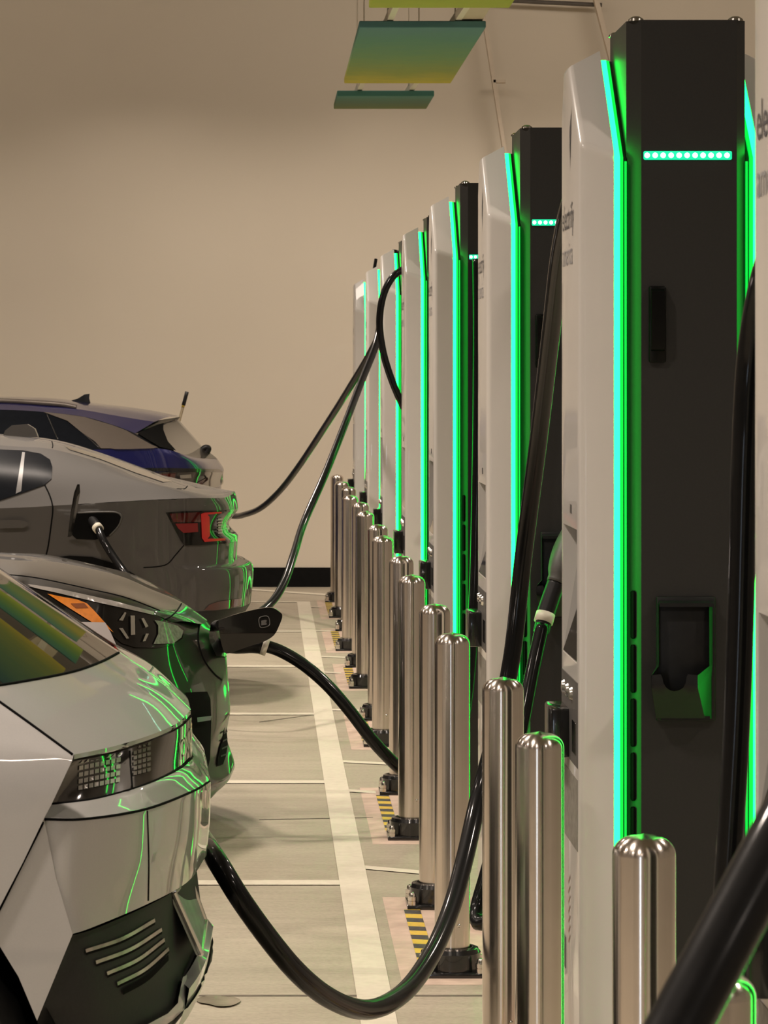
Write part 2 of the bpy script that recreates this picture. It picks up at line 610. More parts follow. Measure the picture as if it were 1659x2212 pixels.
class Surf:
    """ray-castable collection of surfaces, used to lay trim exactly on bodywork"""

    def __init__(self):
        self.V, self.F = [], []
        self.t = None

    def add(self, vf):
        self.V, self.F = merge((self.V, self.F), vf)
        self.t = None
        return vf

    def tree(self):
        if self.t is None:
            self.t = BVHTree.FromPolygons([tuple(v) for v in self.V], self.F)
        return self.t

    def hit(self, px, py, off=0.002, fallback=None):
        o = Vector((0, 0, H))
        dr = (P(px, py, 1.0) - o).normalized()
        loc, nor, i, dist = self.tree().ray_cast(o, dr)
        if loc is None:
            return P(px, py, fallback) if fallback else None
        if nor.dot(dr) > 0:
            nor = -nor
        return loc + nor * off - dr * off * 0.3

    def hit_x(self, y, z, x0=3.0, off=0.002, direction=-1):
        loc, nor, i, dist = self.tree().ray_cast(Vector((x0, y, z)), Vector((direction, 0, 0)))
        return None if loc is None else loc - Vector((direction * off, 0, 0))

    def line(self, pts, r=0.003, n=None, off=0.0, fallback=None, curved=True):
        q = [Vector((a, b, 0)) for a, b in pts]
        m = n or max(12, int(sum((q[i + 1] - q[i]).length for i in range(len(q) - 1)) / 8))
        q = catmull(q, m) if curved else polyline(q, m)
        w = [self.hit(a.x, a.y, off, fallback) for a in q]
        w = [a for a in w if a is not None]
        return tube(w, r, 8, raw=True)

    def decal(self, outline, step=12, off=0.003, fallback=None, smooth=0):
        if smooth:
            outline = smooth_loop(outline, smooth)
        p, f = tri2d(outline, step)
        v = [self.hit(x, y, off, fallback) for x, y in p]
        bad = [i for i, a in enumerate(v) if a is None]
        f = [x for x in f if not any(i in bad for i in x)]
        v = [a if a is not None else Vector((0, 0, -1)) for a in v]
        used = sorted({i for x in f for i in x})
        mp = {i: k for k, i in enumerate(used)}
        return [v[i] for i in used], [[mp[i] for i in x] for x in f]


def extrude_poly(poly, axis, a0, a1):
    """poly: 2D loop; axis 'x' -> loop in (y,z), 'y' -> (x,z), 'z' -> (x,y)"""
    def mk(p, a):
        return Vector((a, p[0], p[1])) if axis == 'x' else Vector((p[0], a, p[1])) if axis == 'y' else Vector((p[0], p[1], a))
    n = len(poly)
    V = [mk(p, a0) for p in poly] + [mk(p, a1) for p in poly]
    Fc = [list(range(n))[::-1], [n + i for i in range(n)]]
    for i in range(n):
        j = (i + 1) % n
        Fc.append([i, j, n + j, n + i])
    bm = bmesh.new()
    bv = [bm.verts.new(v) for v in V]
    for f in Fc:
        bm.faces.new([bv[i] for i in f])
    bmesh.ops.recalc_face_normals(bm, faces=bm.faces[:])
    return bm_out(bm)


def text_flat(body, size):
    """triangulated lettering in 2D: (verts xy, faces, width)"""
    cu = bpy.data.curves.new('lettering', 'FONT')
    cu.body = body
    cu.size = size
    cu.resolution_u = 3
    o = bpy.data.objects.new('lettering', cu)
    COL.objects.link(o)
    bpy.context.view_layer.update()
    me = o.to_mesh()
    v = [(a.co.x, a.co.y) for a in me.vertices]
    f = [list(p.vertices) for p in me.polygons]
    o.to_mesh_clear()
    bpy.data.objects.remove(o)
    bpy.data.curves.remove(cu)
    return v, f


#==SETTING==
# ---------------------------------------------------------------- the room
Y_WALL = 11815.0 / (1268 - 820)
X_L, X_R, Y_B, Z_C = -11.0, 6.0, -7.0, 5.8


def quad(name, pts, m):
    return struct(link_mesh(name, pts, [[0, 1, 2, 3]], m, smooth=False))


quad('floor', [(X_L, Y_B, 0), (X_R, Y_B, 0), (X_R, Y_WALL, 0), (X_L, Y_WALL, 0)], 'floor')
quad('wall_back', [(X_L, Y_WALL, 0), (X_R, Y_WALL, 0), (X_R, Y_WALL, Z_C), (X_L, Y_WALL, Z_C)], 'wall')
quad('wall_left', [(X_L, Y_B, 0), (X_L, Y_WALL, 0), (X_L, Y_WALL, Z_C), (X_L, Y_B, Z_C)], 'wall_dim')
quad('wall_right', [(X_R, Y_WALL, 0), (X_R, Y_B, 0), (X_R, Y_B, Z_C), (X_R, Y_WALL, Z_C)], 'wall_dim')
quad('wall_front', [(X_R, Y_B, 0), (X_L, Y_B, 0), (X_L, Y_B, Z_C), (X_R, Y_B, Z_C)], 'wall_dim')
quad('ceiling', [(X_L, Y_WALL, Z_C), (X_R, Y_WALL, Z_C), (X_R, Y_B, Z_C), (X_L, Y_B, Z_C)], 'ceiling')
struct(link_mesh('baseboard_back', *box(X_L, X_R, Y_WALL - 0.015, Y_WALL, 0, 0.16, 0.003), 'black_base', smooth=False))


def floor_d(py):
    return F * H / (py - VY)


def gx(px, py):
    d = floor_d(py)
    return (px - VX) * d / F, d


def stripe(pts, z=0.003):
    """painted floor marking from photo-plane points on the floor"""
    v = [Vector((*gx(*p), z)) for p in pts]
    return v, [list(range(len(v)))]


def mark(name, vf, label, m='paint', group=None):
    o = link_mesh(name, *vf, m, smooth=False)
    return tag(o, label, 'floor marking', group)


# long stripe along the charger row
mark('floor_stripe', ([Vector((0.2577, 2.0, 0.003)), Vector((0.353, 2.0, 0.003)), Vector((0.3555, 24.62, 0.003)), Vector((0.2555, 24.62, 0.003))], [[0, 1, 2, 3]]),
     'broad worn white stripe running along the row of bollards to the far wall')
ords = ['first', 'second', 'third', 'fourth', 'fifth', 'sixth', 'seventh']
stall = [1908, 1690, 1543, 1440, 1364.5, 1300.5]
sname = ['just beyond the silver white car', 'just before the dark graphite car nose', 'beyond the dark graphite car nose', 'level with the open charge flap',
         'just before the grey car bumper', 'farthest, at the end of the broad stripe']
for i, py in enumerate(stall):
    d = floor_d(py)
    v = [Vector((-7.0, d - 0.05, 0.003)), Vector((0.2565, d - 0.05, 0.003)), Vector((0.2565, d + 0.05, 0.003)), Vector((-7.0, d + 0.05, 0.003))]
    mark('stall_line', (v, [[0, 1, 2, 3]]), 'white stall line left of the broad stripe, ' + sname[i], group='stall lines left of the broad stripe')
right = [((787, 1875), (906, 1889)), ((754, 1709), (812, 1713)), ((740, 1646), (837, 1652)), ((720, 1534), (790, 1537)), ((704, 1453), (737, 1455)),
         ((695, 1419), (770, 1422.5)), ((682.6, 1363), (719, 1364)), ((671, 1311.6), (697, 1313))]
for i, (a, b) in enumerate(right):
    ax, ad = gx(*a)
    bx_, bd = gx(*b)
    ax = 0.3545
    bx_ = max(bx_, 0.6 if i in (0, 2, 3, 5) else bx_)
    v = [Vector((ax, ad - 0.04, 0.003)), Vector((bx_, bd - 0.04, 0.003)), Vector((bx_, bd + 0.04, 0.003)), Vector((ax, ad + 0.04, 0.003))]
    mark('bay_line', (v, [[0, 1, 2, 3]]), 'short slanted white line between broad stripe and bollards, %s from the camera' % (ords + ['eighth'])[i],
         group='short lines between stripe and bollards')
v = [Vector((*gx(*p), 0.003)) for p in ((500, 1270), (714, 1284), (714, 1287.5), (500, 1272.5))]
mark('edge_line', (v, [[0, 1, 2, 3]]), 'thin slanted white line on the floor nearest the black skirting')
# concrete joints
for i, (a, b, w) in enumerate([((300, 2151), (1250, 2151), 0.008), ((560, 1560), (700, 1541), 0.012), ((560, 1771), (860, 1765), 0.008)]):
    v = [Vector((*gx(a[0], a[1]), 0.0015)), Vector((*gx(b[0], b[1]), 0.0015))]
    q = [v[0] - Vector((0, w, 0)), v[1] - Vector((0, w, 0)), v[1] + Vector((0, w, 0)), v[0] + Vector((0, w, 0))]
    o = link_mesh('trim_%d' % (i + 1), q, [[0, 1, 2, 3]], mat('dark floor joint', (0.16, 0.135, 0.1), 0.7, var=0.2), smooth=False)
    struct(o)
# puddle
pd = smooth_loop([(424, 2163), (434, 2157), (455, 2154), (480, 2155), (505, 2157), (519, 2163), (514, 2170), (497, 2176), (472, 2177), (450, 2172), (432, 2169)], 5)
v, f = tri2d([tuple(gx(*p)) for p in pd], 0.05)
tag(link_mesh('water_puddle', [Vector((x, y, 0.0045)) for x, y in v], f, 'water', smooth=False), 'small water puddle on the floor by the silver white car', 'puddle')

# braces on the far wall
BR = 'slanted braces on the far wall'


def brace(pts, d, w, label, ledge=None):
    b0 = P(*pts[0], d)
    t = thing('wall_brace', label, 'brace', tuple(b0), BR)
    a, b = P(*pts[0], d), P(*pts[1], d)
    dx = Vector((w, 0, 0))
    dy = Vector((0, 0.09, 0))
    v = [a, a + dx, b + dx, b, a + dy, a + dx + dy, b + dx + dy, b + dy]
    link_mesh('bar', v, [[0, 1, 2, 3], [7, 6, 5, 4], [0, 4, 5, 1], [1, 5, 6, 2], [2, 6, 7, 3], [3, 7, 4, 0]], 'beige_metal', t, smooth=False)
    if ledge:
        q = P(*ledge, d)
        link_mesh('bracket', *box(q.x, q.x + 0.1, d, d + 0.09, q.z - 0.012, q.z + 0.012), 'beige_metal', t, smooth=False)
    return t


brace(((1092, 360), (1030, -40)), Y_WALL - 0.25, 0.03, 'thin slanted beige brace on far wall right of the hanging panels', (1066, 175))
brace(((1322, 150), (1268, -60)), Y_WALL - 0.25, 0.04, 'thin slanted beige brace on far wall above the nearest full charging pylon')
tag(link_mesh('ceiling_pipe', *tube([P(1090, 1, Y_WALL - 0.15), P(1300, 11, Y_WALL - 0.15)], 0.018, 10), 'dark_pipe'), 'thin dark pipe running along far wall at top edge', 'pipe')


# hanging panels and rails above the chargers
def hang_panel(d0, d1, z, x0, x1, m, label):
    o = link_mesh('hanging_panel', *box(x0, x1, d0, d1, z, z + 0.04, 0.006), m, loc=((x0 + x1) / 2, (d0 + d1) / 2, z), smooth=False)
    # place origin at the panel and keep vertices local
    return tag(o, label, 'ceiling panel', 'hanging ceiling panels')


ZP = 3.70
hang_panel(18.29, 21.72, ZP, 0.545, 1.265, 'panel', 'large teal to yellow green hanging panel, middle one of three')
hang_panel(22.70, 23.78, ZP, 0.52, 1.205, 'panel_teal', 'small dull teal hanging panel, farthest and lowest in the photo')
hang_panel(13.9, 17.31, ZP, 0.567, 1.325, 'panel_lime', 'lime green hanging panel cut off by the top edge')
hang_panel(9.5, 12.9, ZP, 0.56, 1.30, 'panel', 'teal to yellow green hanging panel above the second pylon')
for k, (xa, xb) in enumerate(((0.70, 0.655), (1.085, 1.02))):
    t = thing('ceiling_rail', ['white rail above hanging panels, left one of the pair', 'white rail above hanging panels, right one of the pair'][k], 'rail',
              (xa, 18.3, ZP + 0.045), 'rails holding the hanging panels')
    w = 0.035
    xs = xa + (xa - xb) / 4.5 * 9
    v = [Vector((xs, 9.3, ZP + 0.045)), Vector((xs + w, 9.3, ZP + 0.045)), Vector((xb + w, 23.6, ZP + 0.045)), Vector((xb, 23.6, ZP + 0.045))]
    v += [a + Vector((0, 0, 0.05)) for a in v]
    link_mesh('bar', v, [[3, 2, 1, 0], [4, 5, 6, 7], [0, 1, 5, 4], [1, 2, 6, 5], [2, 3, 7, 6], [3, 0, 4, 7]], 'white_metal', t, smooth=False)
    for d in (18.35, 21.65, 22.8):
        x = xa + (xb - xa) * (d - 18.3) / 4.5 + 0.01
        link_mesh('wire', *tube([(x, d, ZP + 0.08), (x, d, Z_C)], 0.005, 6, n=2, raw=True), 'white_metal', t)
bm_ = box(1.13, 1.25, 9.3, 21.0, ZP + 0.05, ZP + 0.07)
tag(link_mesh('ceiling_beam', *bm_, 'beige_metal', smooth=False, loc=(1.19, 15.0, ZP + 0.05)), 'flat beige beam beside the rails above the lime panel', 'beam')
#==CHARGERS==
# ---------------------------------------------------------------- charging pylons
S = 6.91 / F


def lx(px):
    return (px - 1356) * S


def lz(py):
    return H - (py - VY) * S


BD = 0.2545     # body depth across the row
SH0, SH1 = -0.104, -0.029


def shell_mesh():
    fy = [(0.0, 0.05), (0.0, 2.212), (0.27, 2.40), (0.37, 2.40), (0.42, 2.29), (0.42, 0.05)]
    by = [(0.0, 0.05), (0.0, 2.185), (0.30, 2.437), (0.36, 2.437), (0.42, 2.31), (0.42, 0.05)]
    bm = bmesh.new()
    fv = [bm.verts.new((SH0, y, z)) for y, z in fy]
    bv = [bm.verts.new((SH1, y, z)) for y, z in by]
    ff = bm.faces.new(fv)
    bm.faces.new(bv[::-1])
    for i in range(6):
        j = (i + 1) % 6
        bm.faces.new([fv[i], bv[i], bv[j], fv[j]])
    bmesh.ops.recalc_face_normals(bm, faces=bm.faces[:])
    ed = [e for e in ff.edges]
    ed += [e for e in bm.edges if fv[1] in e.verts and bv[1] in e.verts]
    bmesh.ops.bevel(bm, geom=ed, offset=0.016, segments=4, affect='EDGES', profile=0.5)
    return bm_out(bm)


def with_recess(vf):
    """cut a wedge-shaped screen recess into the shell front"""
    a = bpy.data.objects.new('a', bpy.data.meshes.new('a'))
    a.data.from_pydata([tuple(v) for v in vf[0]], [], vf[1])
    prof = [(SH0 - 0.02, 1.085), (SH0 + 0.001, 1.085), (SH0 + 0.052, 1.40), (SH0 - 0.02, 1.365)]
    w = extrude_poly(prof, 'y', 0.055, 0.372)
    b = bpy.data.objects.new('b', bpy.data.meshes.new('b'))
    b.data.from_pydata([tuple(v) for v in w[0]], [], w[1])
    for o in (a, b):
        COL.objects.link(o)
    md = a.modifiers.new('cut', 'BOOLEAN')
    md.object = b
    md.operation = 'DIFFERENCE'
    md.solver = 'EXACT'
    dg = bpy.context.evaluated_depsgraph_get()
    me = bpy.data.meshes.new_from_object(a.evaluated_get(dg))
    out = [v.co.copy() for v in me.vertices], [list(p.vertices) for p in me.polygons]
    for o in (a, b):
        bpy.data.objects.remove(o)
    return out


def led_path(flip=False):
    return [(0.004, 0.07), (0.004, 2.178), (0.285, 2.414)]


def strip_mesh(x0, x1, yoff, thick, z_hi=1.0):
    pts = led_path()
    V, Fc = [], []
    for (y, z) in pts:
        for x in (x0, x1):
            for t in (0, thick):
                V.append(Vector((x, y + yoff + t, z)))
    for i in range(len(pts) - 1):
        a, b = 4 * i, 4 * (i + 1)
        for q, r in ((0, 1), (1, 3), (3, 2), (2, 0)):
            Fc.append([a + q, a + r, b + r, b + q])
    Fc += [[0, 1, 3, 2], [8, 10, 11, 9]]
    bm = bmesh.new()
    bv = [bm.verts.new(v) for v in V]
    for f in Fc:
        bm.faces.new([bv[i] for i in f])
    bmesh.ops.recalc_face_normals(bm, faces=bm.faces[:])
    return bm_out(bm)


def mx(vf):
    """mirror across the body centre (front <-> back)"""
    return [Vector((BD - v.x, v.y, v.z)) for v in vf[0]], [list(reversed(f)) for f in vf[1]]


def my(vf, c=0.21):
    return [Vector((v.x, 2 * c - v.y, v.z)) for v in vf[0]], [list(reversed(f)) for f in vf[1]]


def build_charger(loc, label):
    t = thing('charging_pylon', label, 'charging station', (0, 0, 0), 'charging pylons in a row')
    A = lambda name, vf, m, par=t, sm=True, sharp=35: link_mesh(name, vf[0], vf[1], m, par, sm, sharp)
    ch = 0.029
    loop = [(0, ch), (ch, 0), (BD - 0.02, 0), (BD, 0.02), (BD, 0.35), (BD - 0.02, 0.37), (ch, 0.37), (0, 0.35)]
    A('cabinet', extrude_poly(loop, 'z', 0.015, 2.473), 'cabinet', sm=False)
    for x, y in ((0.02, 0.02), (BD - 0.02, 0.02), (0.012, 0.34), (BD - 0.02, 0.34)):
        A('cap_bolt', lathe([(0.0, 2.472), (0.017, 2.472), (0.016, 2.477), (0.008, 2.482), (0, 2.483)], 12, (x, y, 0)), 'nut')
    sh = shell_mesh()
    front = A('front_shell', with_recess(sh), 'shell')
    A('back_shell', mx(sh), 'shell')
    chn = strip_mesh(SH1 + 0.001, -0.001, 0.022, 0.006)
    A('channel', merge(chn, mx(chn), extrude_poly([(0.02, 0.05), (0.40, 0.05), (0.40, 2.15), (0.32, 2.36), (0.04, 2.13)], 'x', SH1 + 0.001, -0.001),
                       extrude_poly([(0.02, 0.05), (0.40, 0.05), (0.40, 2.15), (0.32, 2.36), (0.04, 2.13)], 'x', BD + 0.001, BD - SH1 - 0.001)), 'cabinet', sm=False)
    for k in range(2):
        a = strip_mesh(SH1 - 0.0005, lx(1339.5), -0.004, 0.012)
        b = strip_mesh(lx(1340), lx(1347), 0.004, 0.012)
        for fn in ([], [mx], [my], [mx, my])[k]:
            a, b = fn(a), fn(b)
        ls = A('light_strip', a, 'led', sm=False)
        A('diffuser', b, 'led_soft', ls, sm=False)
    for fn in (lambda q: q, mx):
        A('edge_glow', fn(box(-0.0055, -0.0008, 0.012, 0.018, 0.07, 2.17)), 'led_soft', sm=False)  # emissive strip paints the green LED light caught by the cabinet edge
    # light bar
    bar = A('light_bar', box(lx(1390), lx(1581), -0.004, 0.004, lz(345), lz(326), 0.003), 'bar')
    for k in range(11):
        c = Vector((lx(1397.5 + 17.25 * k), -0.0045, lz(335.5)))
        vf = lathe([(0, 0.002), (0.0042, 0.0015), (0.0058, 0)], 12)
        A('led_dot', xf(vf, Matrix.Translation(c) @ Matrix.Rotation(math.pi / 2, 4, 'X')), 'dot', bar)
    # handle on the near face
    hd = box(lx(1401), lx(1438), -0.010, 0.002, lz(783), lz(618), 0.004)
    gr = extrude_poly([(-0.006, lz(622)), (-0.022, lz(630)), (-0.024, lz(735)), (-0.018, lz(755)), (-0.006, lz(760))], 'x', lx(1405), lx(1434))
    A('cable_clip', merge(hd, gr), 'black_matt', sharp=30)
    # vents on the left bevel
    vt = box(-0.0055, 0.0055, -0.003, 0.003, -0.052, 0.052, 0.005, 4)
    for k in range(8):
        z = (lz(1277) + lz(1381)) / 2 - 0.1163 * k
        R = Matrix.Translation((ch / 2 - 0.0015, ch / 2 - 0.0015, z)) @ Matrix.Rotation(-math.pi / 4, 4, 'Z')
        A('vent_slot', xf(vt, R), 'seam')
    # connector holster
    x0, x1, xi0, xi1 = lx(1417), lx(1544), lx(1424), lx(1530)
    zt, zb = lz(1289), lz(1557)
    hl = A('holster', merge(box(x0, x1, -0.012, 0.001, zb, zt, 0.003)), 'black_plastic')
    hood = extrude_poly([(0, zt - 0.004), (-0.03, zt - 0.012), (-0.03, zt - 0.02), (0, zt - 0.02)], 'x', x0 + 0.004, x1 - 0.006)
    side = [(-0.004, zt - 0.012), (-0.028, zt - 0.018), (-0.032, lz(1428)), (-0.078, lz(1452)), (-0.082, lz(1478)), (-0.03, zb + 0.008), (-0.004, zb + 0.004)]
    ztp, zm, zk = zt - 0.014, lz(1436), lz(1478)
    q4 = lambda *p: ([Vector(v) for v in p], [[0, 1, 2, 3], [3, 2, 1, 0]])
    fl, frr, bl, br = 0.0415, 0.1395, 0.058, 0.162
    sl = merge(q4((x0 + 0.002, -0.005, ztp), (x0 + 0.002, -0.03, ztp), (x0 + 0.002, -0.034, zm), (x0 + 0.002, -0.005, zm)),
               q4((x0 + 0.002, -0.005, zm), (x0 + 0.002, -0.034, zm), (fl, -0.08, lz(1452)), (fl, -0.08, zk)),
               q4((x0 + 0.002, -0.005, zm), (fl, -0.08, zk), (bl, -0.03, zb + 0.008), (x0 + 0.002, -0.005, zb + 0.004)))
    xr = x1 - 0.004
    sr = merge(q4((xr, -0.008, ztp), (xr - 0.012, -0.03, ztp), (xr - 0.012, -0.034, zm), (xr, -0.008, zm)),
               q4((xr, -0.008, zm), (xr - 0.012, -0.034, zm), (frr, -0.08, lz(1452)), (frr, -0.08, zk)),
               q4((xr, -0.008, zm), (frr, -0.08, zk), (br, -0.03, zb + 0.008), (xr, -0.008, zb + 0.004)))
    cup = [(fl, lz(1452)), (fl + 0.02, lz(1450))]
    cx = (fl + frr) / 2
    for q in range(9):
        a = math.pi + math.pi * q / 8
        cup.append((cx + 0.026 * math.cos(a), lz(1456) + 0.03 * math.sin(a)))
    cup += [(frr - 0.02, lz(1450)), (frr, lz(1452)), (frr, zk), (br, zb + 0.008), (bl, zb + 0.008), (fl, zk)]
    p2, f2 = tri2d(cup, 0.012)

    def front_y(z):
        if z > lz(1478):
            return -0.082 + 0.004 * (z - lz(1478)) / (lz(1452) - lz(1478))
        return -0.082 + (lz(1478) - z) / (lz(1478) - zb - 0.008) * 0.052
    cv = [Vector((x, front_y(z), z)) for x, z in p2]
    cv2 = [Vector((x, front_y(z) + 0.006, z)) for x, z in p2]
    bot = box(xi0, xi1, -0.03, 0, zb + 0.004, zb + 0.012)
    A('cup', merge(hood, sl, sr, (cv, f2), (cv2, [list(reversed(q)) for q in f2]), bot), 'black_plastic', hl, sharp=30)
    # front face: screen, control panel, buttons, reader, label, lettering
    sx0 = SH0
    tilt = [Vector((sx0 + 0.0, y, 1.089)) for y in (0.058, 0.369)] + [Vector((sx0 + 0.047, y, 1.38)) for y in (0.369, 0.058)]
    sc = A('screen', (tilt, [[0, 1, 2, 3]]), 'screen', front, sm=False)
    A('control_panel', box(sx0 - 0.0015, sx0 + 0.002, 0.03, 0.395, 0.86, 1.045, 0.001), 'panel_grey', front, sm=False)
    for y in (0.27, 0.18, 0.09):
        vf = lathe([(0.0, 0.008), (0.012, 0.007), (0.016, 0.0)], 16)
        A('button', xf(vf, Matrix.Translation((sx0 - 0.001, y + 0.06, 1.01)) @ Matrix.Rotation(-math.pi / 2, 4, 'Y')), 'chrome', front)
    A('card_slot', box(sx0 - 0.003, sx0, 0.06, 0.14, 0.885, 0.955, 0.001), 'screen', front, sm=False)
    A('card_reader', merge(box(sx0 - 0.042, sx0 + 0.002, 0.215, 0.375, 0.862, 0.972, 0.006)), 'black_gloss', front)
    A('information_label', box(sx0 - 0.001, sx0 + 0.001, 0.035, 0.395, 0.68, 0.835), 'label_grey', front, sm=False)
    A('sensor', box(sx0 - 0.0015, sx0 + 0.001, 0.17, 0.20, 1.405, 1.425, 0.001), 'panel_grey', front, sm=False)

    def letters(body, size, y_start, z, m, name='lettering'):
        v, f = text_flat(body, size)
        A(name, ([Vector((sx0 - 0.0012, y_start - a, z + b)) for a, b in v], f), m, front, sm=False)
    letters('electrify', 0.082, 0.385, 2.035, 'lettering')
    letters('america', 0.075, 0.385, 1.955, 'lettering_pale')
    em = []
    for y, z0, z1, w in ((0.20, 2.16, 2.30, 0.03), (0.215, 2.20, 2.265, 0.02)):
        em.append(([Vector((sx0 - 0.0012, y, z0)), Vector((sx0 - 0.0012, y - w * 0.4, z0 + 0.06)), Vector((sx0 - 0.0012, y - w, z1)), Vector((sx0 - 0.0012, y + w * 0.3, z1 - 0.05))], [[0, 1, 2, 3]]))
    A('emblem', merge(*em), 'lettering', front, sm=False)
    mk = []
    for k in range(7):
        z = 0.70 - 0.022 * k - 0.12
        mk.append(([Vector((sx0 - 0.0012, 0.24, z)), Vector((sx0 - 0.0012, 0.20, z + 0.02)), Vector((sx0 - 0.0012, 0.20, z + 0.026)), Vector((sx0 - 0.0012, 0.24, z + 0.006))], [[0, 1, 2, 3]]))
    A('printed_marks', merge(*mk), 'red_mark', front, sm=False)
    A('corner_patch', box(sx0 - 0.0015, sx0, 0.30, 0.40, 0.38, 0.45), 'panel_grey', front, sm=False)
    t.location = loc
    return t


AX = [(1625, 0), (1356, 43), (1125, 275.5), (994.8, 395), (922.8, 468), (867, 519.5)]
cpos = [(0.797, 4.13)] + [((x - VX) * (5372 / (VY - y)) / F, 5372 / (VY - y)) for x, y in AX[1:]] + [(0.770, 20.6), (0.765, 23.35)]
clab = ['white charging pylon cut off by the right edge, nearest the camera',
        'tall white and charcoal charging pylon with empty holster facing the camera, largest fully in view',
        'white and charcoal charging pylon whose connector sits in its holster, second tallest',
        'white and charcoal charging pylon third tallest, only three light bar dots showing',
        'white charging pylon fourth tallest, black cable looping out of its left side',
        'white charging pylon crossed by the looped black cable, fifth tallest',
        'narrow white charging pylon second from the far end of the row',
        'narrow white charging pylon at the far end of the row']
c0 = build_charger((cpos[1][0], cpos[1][1], 0), clab[1])
CH = {1: c0}
for k in (0, 2, 3, 4, 5, 6, 7):
    CH[k] = dup(c0, (cpos[k][0], cpos[k][1], 0), clab[k])

#==BOLLARDS==
# ---------------------------------------------------------------- bollards
HB = 0.977
R_B = 0.0505
prof = [(R_B, 0.055), (R_B, HB - 0.034)]
for q in range(1, 9):
    a = math.pi / 2 * q / 8
    prof.append((R_B - 0.034 + 0.034 * math.cos(a), HB - 0.034 + 0.030 * math.sin(a)))
prof.append((0.0, HB))


def build_bollard(loc, label):
    t = thing('bollard', label, 'bollard', (0, 0, 0), 'steel bollards in front of the charging pylons')
    link_mesh('post', *lathe(prof, 48), 'steel', t, True, 60)
    link_mesh('screw', *xf(lathe([(0, 0.003), (0.004, 0.002), (0.0055, 0)], 10), Matrix.Translation((0.016, -R_B + 0.0025, 0.145)) @ Matrix.Rotation(math.pi / 2, 4, 'X')), 'nut', t)
    link_mesh('base_plate', *box(-0.092, 0.092, -0.092, 0.092, 0.0, 0.016, 0.003), 'black_gloss', t, True, 30)
    link_mesh('collar', *lathe([(0.081, 0.016), (0.081, 0.064), (0.0785, 0.064), (0.074, 0.076), (0.064, 0.079), (0.0575, 0.079), (0.0535, 0.062), (0.0508, 0.056)], 44), 'black_gloss', t, True, 20)
    for x in (-0.076, 0.076):
        for y in (-0.076, 0.076):
            hexa = lathe([(0, 0.016), (0.0145, 0.016), (0.0145, 0.028), (0.013, 0.029), (0.013, 0.030), (0.0145, 0.031), (0.0145, 0.042), (0.0115, 0.043), (0.011, 0.05), (0.008, 0.056), (0, 0.059)], 6 if False else 12, (x, y, 0))
            link_mesh('acorn_nut', *hexa, 'nut', t, True, 40)
    t.location = loc
    return t


bl = [(1545, 3.95), (1391, 5.125), (1165.5, 6.62), (1086.5, 7.83), (977, 9.21), (939, 10.39), (889.5, 11.94), (867, 13.23), (827, 14.95), (816, 16.1),
      (789, 17.75), (778.5, 19.05), (756, 20.2), (753, 21.8), (738, 23.0), (728, 24.6)]
far = ['nearest the camera, mostly hidden behind the foreground cable', 'in front of the largest pylon near the foreground cable',
       'standing left of the largest pylon, third nearest', 'with the hanging black cable passing behind it, fourth nearest']
o16 = ['', '', '', '', 'fifth', 'sixth', 'seventh', 'eighth', 'ninth', 'tenth', 'eleventh', 'twelfth', 'thirteenth', 'fourteenth', 'fifteenth', 'sixteenth and last']
b0 = None
BX = []
for k, (px, d) in enumerate(bl):
    lab = 'brushed steel bollard ' + (far[k] if k < 4 else '%s from the camera in the row before the pylons' % o16[k])
    if k == 4:
        lab = 'brushed steel bollard with bolted black base fully in view, fifth from the camera'
    if k == 15:
        lab = 'brushed steel bollard nearest the far wall, last of the row'
    x = (px - VX) * d / F
    BX.append((x, d))
    if b0 is None:
        b0 = build_bollard((x, d, 0), lab)
    else:
        dup(b0, (x, d, 0), lab)

# concrete pads with hazard tape between each pair of bollards
ph = 0
for k in range(2, 16, 2):
    (xa, da), (xb, db) = BX[k], BX[k + 1]
    xl = min(xa, xb) - 0.095
    d0, d1 = da - 0.12, db + 0.12
    vv = [Vector((xl - 0.005, d0, 0.0)), Vector((1.35, d0, 0)), Vector((1.35, d1, 0)), Vector((xl - 0.005, d1, 0))]
    edge = 0.055
    base = [Vector((xl - edge, d0 - edge, 0.0005)), Vector((1.4, d0 - edge, 0.0005)), Vector((1.4, d1 + edge, 0.0005)), Vector((xl - edge, d1 + edge, 0.0005))]
    top = [Vector((v.x, v.y, 0.0025)) for v in vv]
    o = link_mesh('trim_%d' % (10 + k // 2), base + top, [[4, 5, 6, 7], [0, 1, 5, 4], [1, 2, 6, 5], [2, 3, 7, 6], [3, 0, 4, 7]], 'pad', smooth=False)
    struct(o)
    x0 = xl + 0.004
    v = [Vector((x0, da + 0.09, 0.0042)), Vector((x0 + 0.052, da + 0.09, 0.0042)), Vector((x0 + 0.052, db - 0.09, 0.0042)), Vector((x0, db - 0.09, 0.0042))]
    o = link_mesh('hazard_tape', v, [[0, 1, 2, 3]], 'hazard', smooth=False, loc=(x0, da, 0.004))
    tag(o, 'yellow and black striped floor tape between two bollard bases, %s from the camera' % ords[k // 2 - 1], 'hazard tape', 'hazard tapes between bollard bases')

#==CABLES==
# ---------------------------------------------------------------- cables
def cable(label, pts, r, loc=None, m='rubber'):
    w = [P(*p) for p in pts]
    return tag(link_mesh('charging_cable', *tube(chordal(w, len(pts) * 14), r, 18, raw=True), m, loc=tuple(w[0])), label, 'charging cable', 'black charging cables')


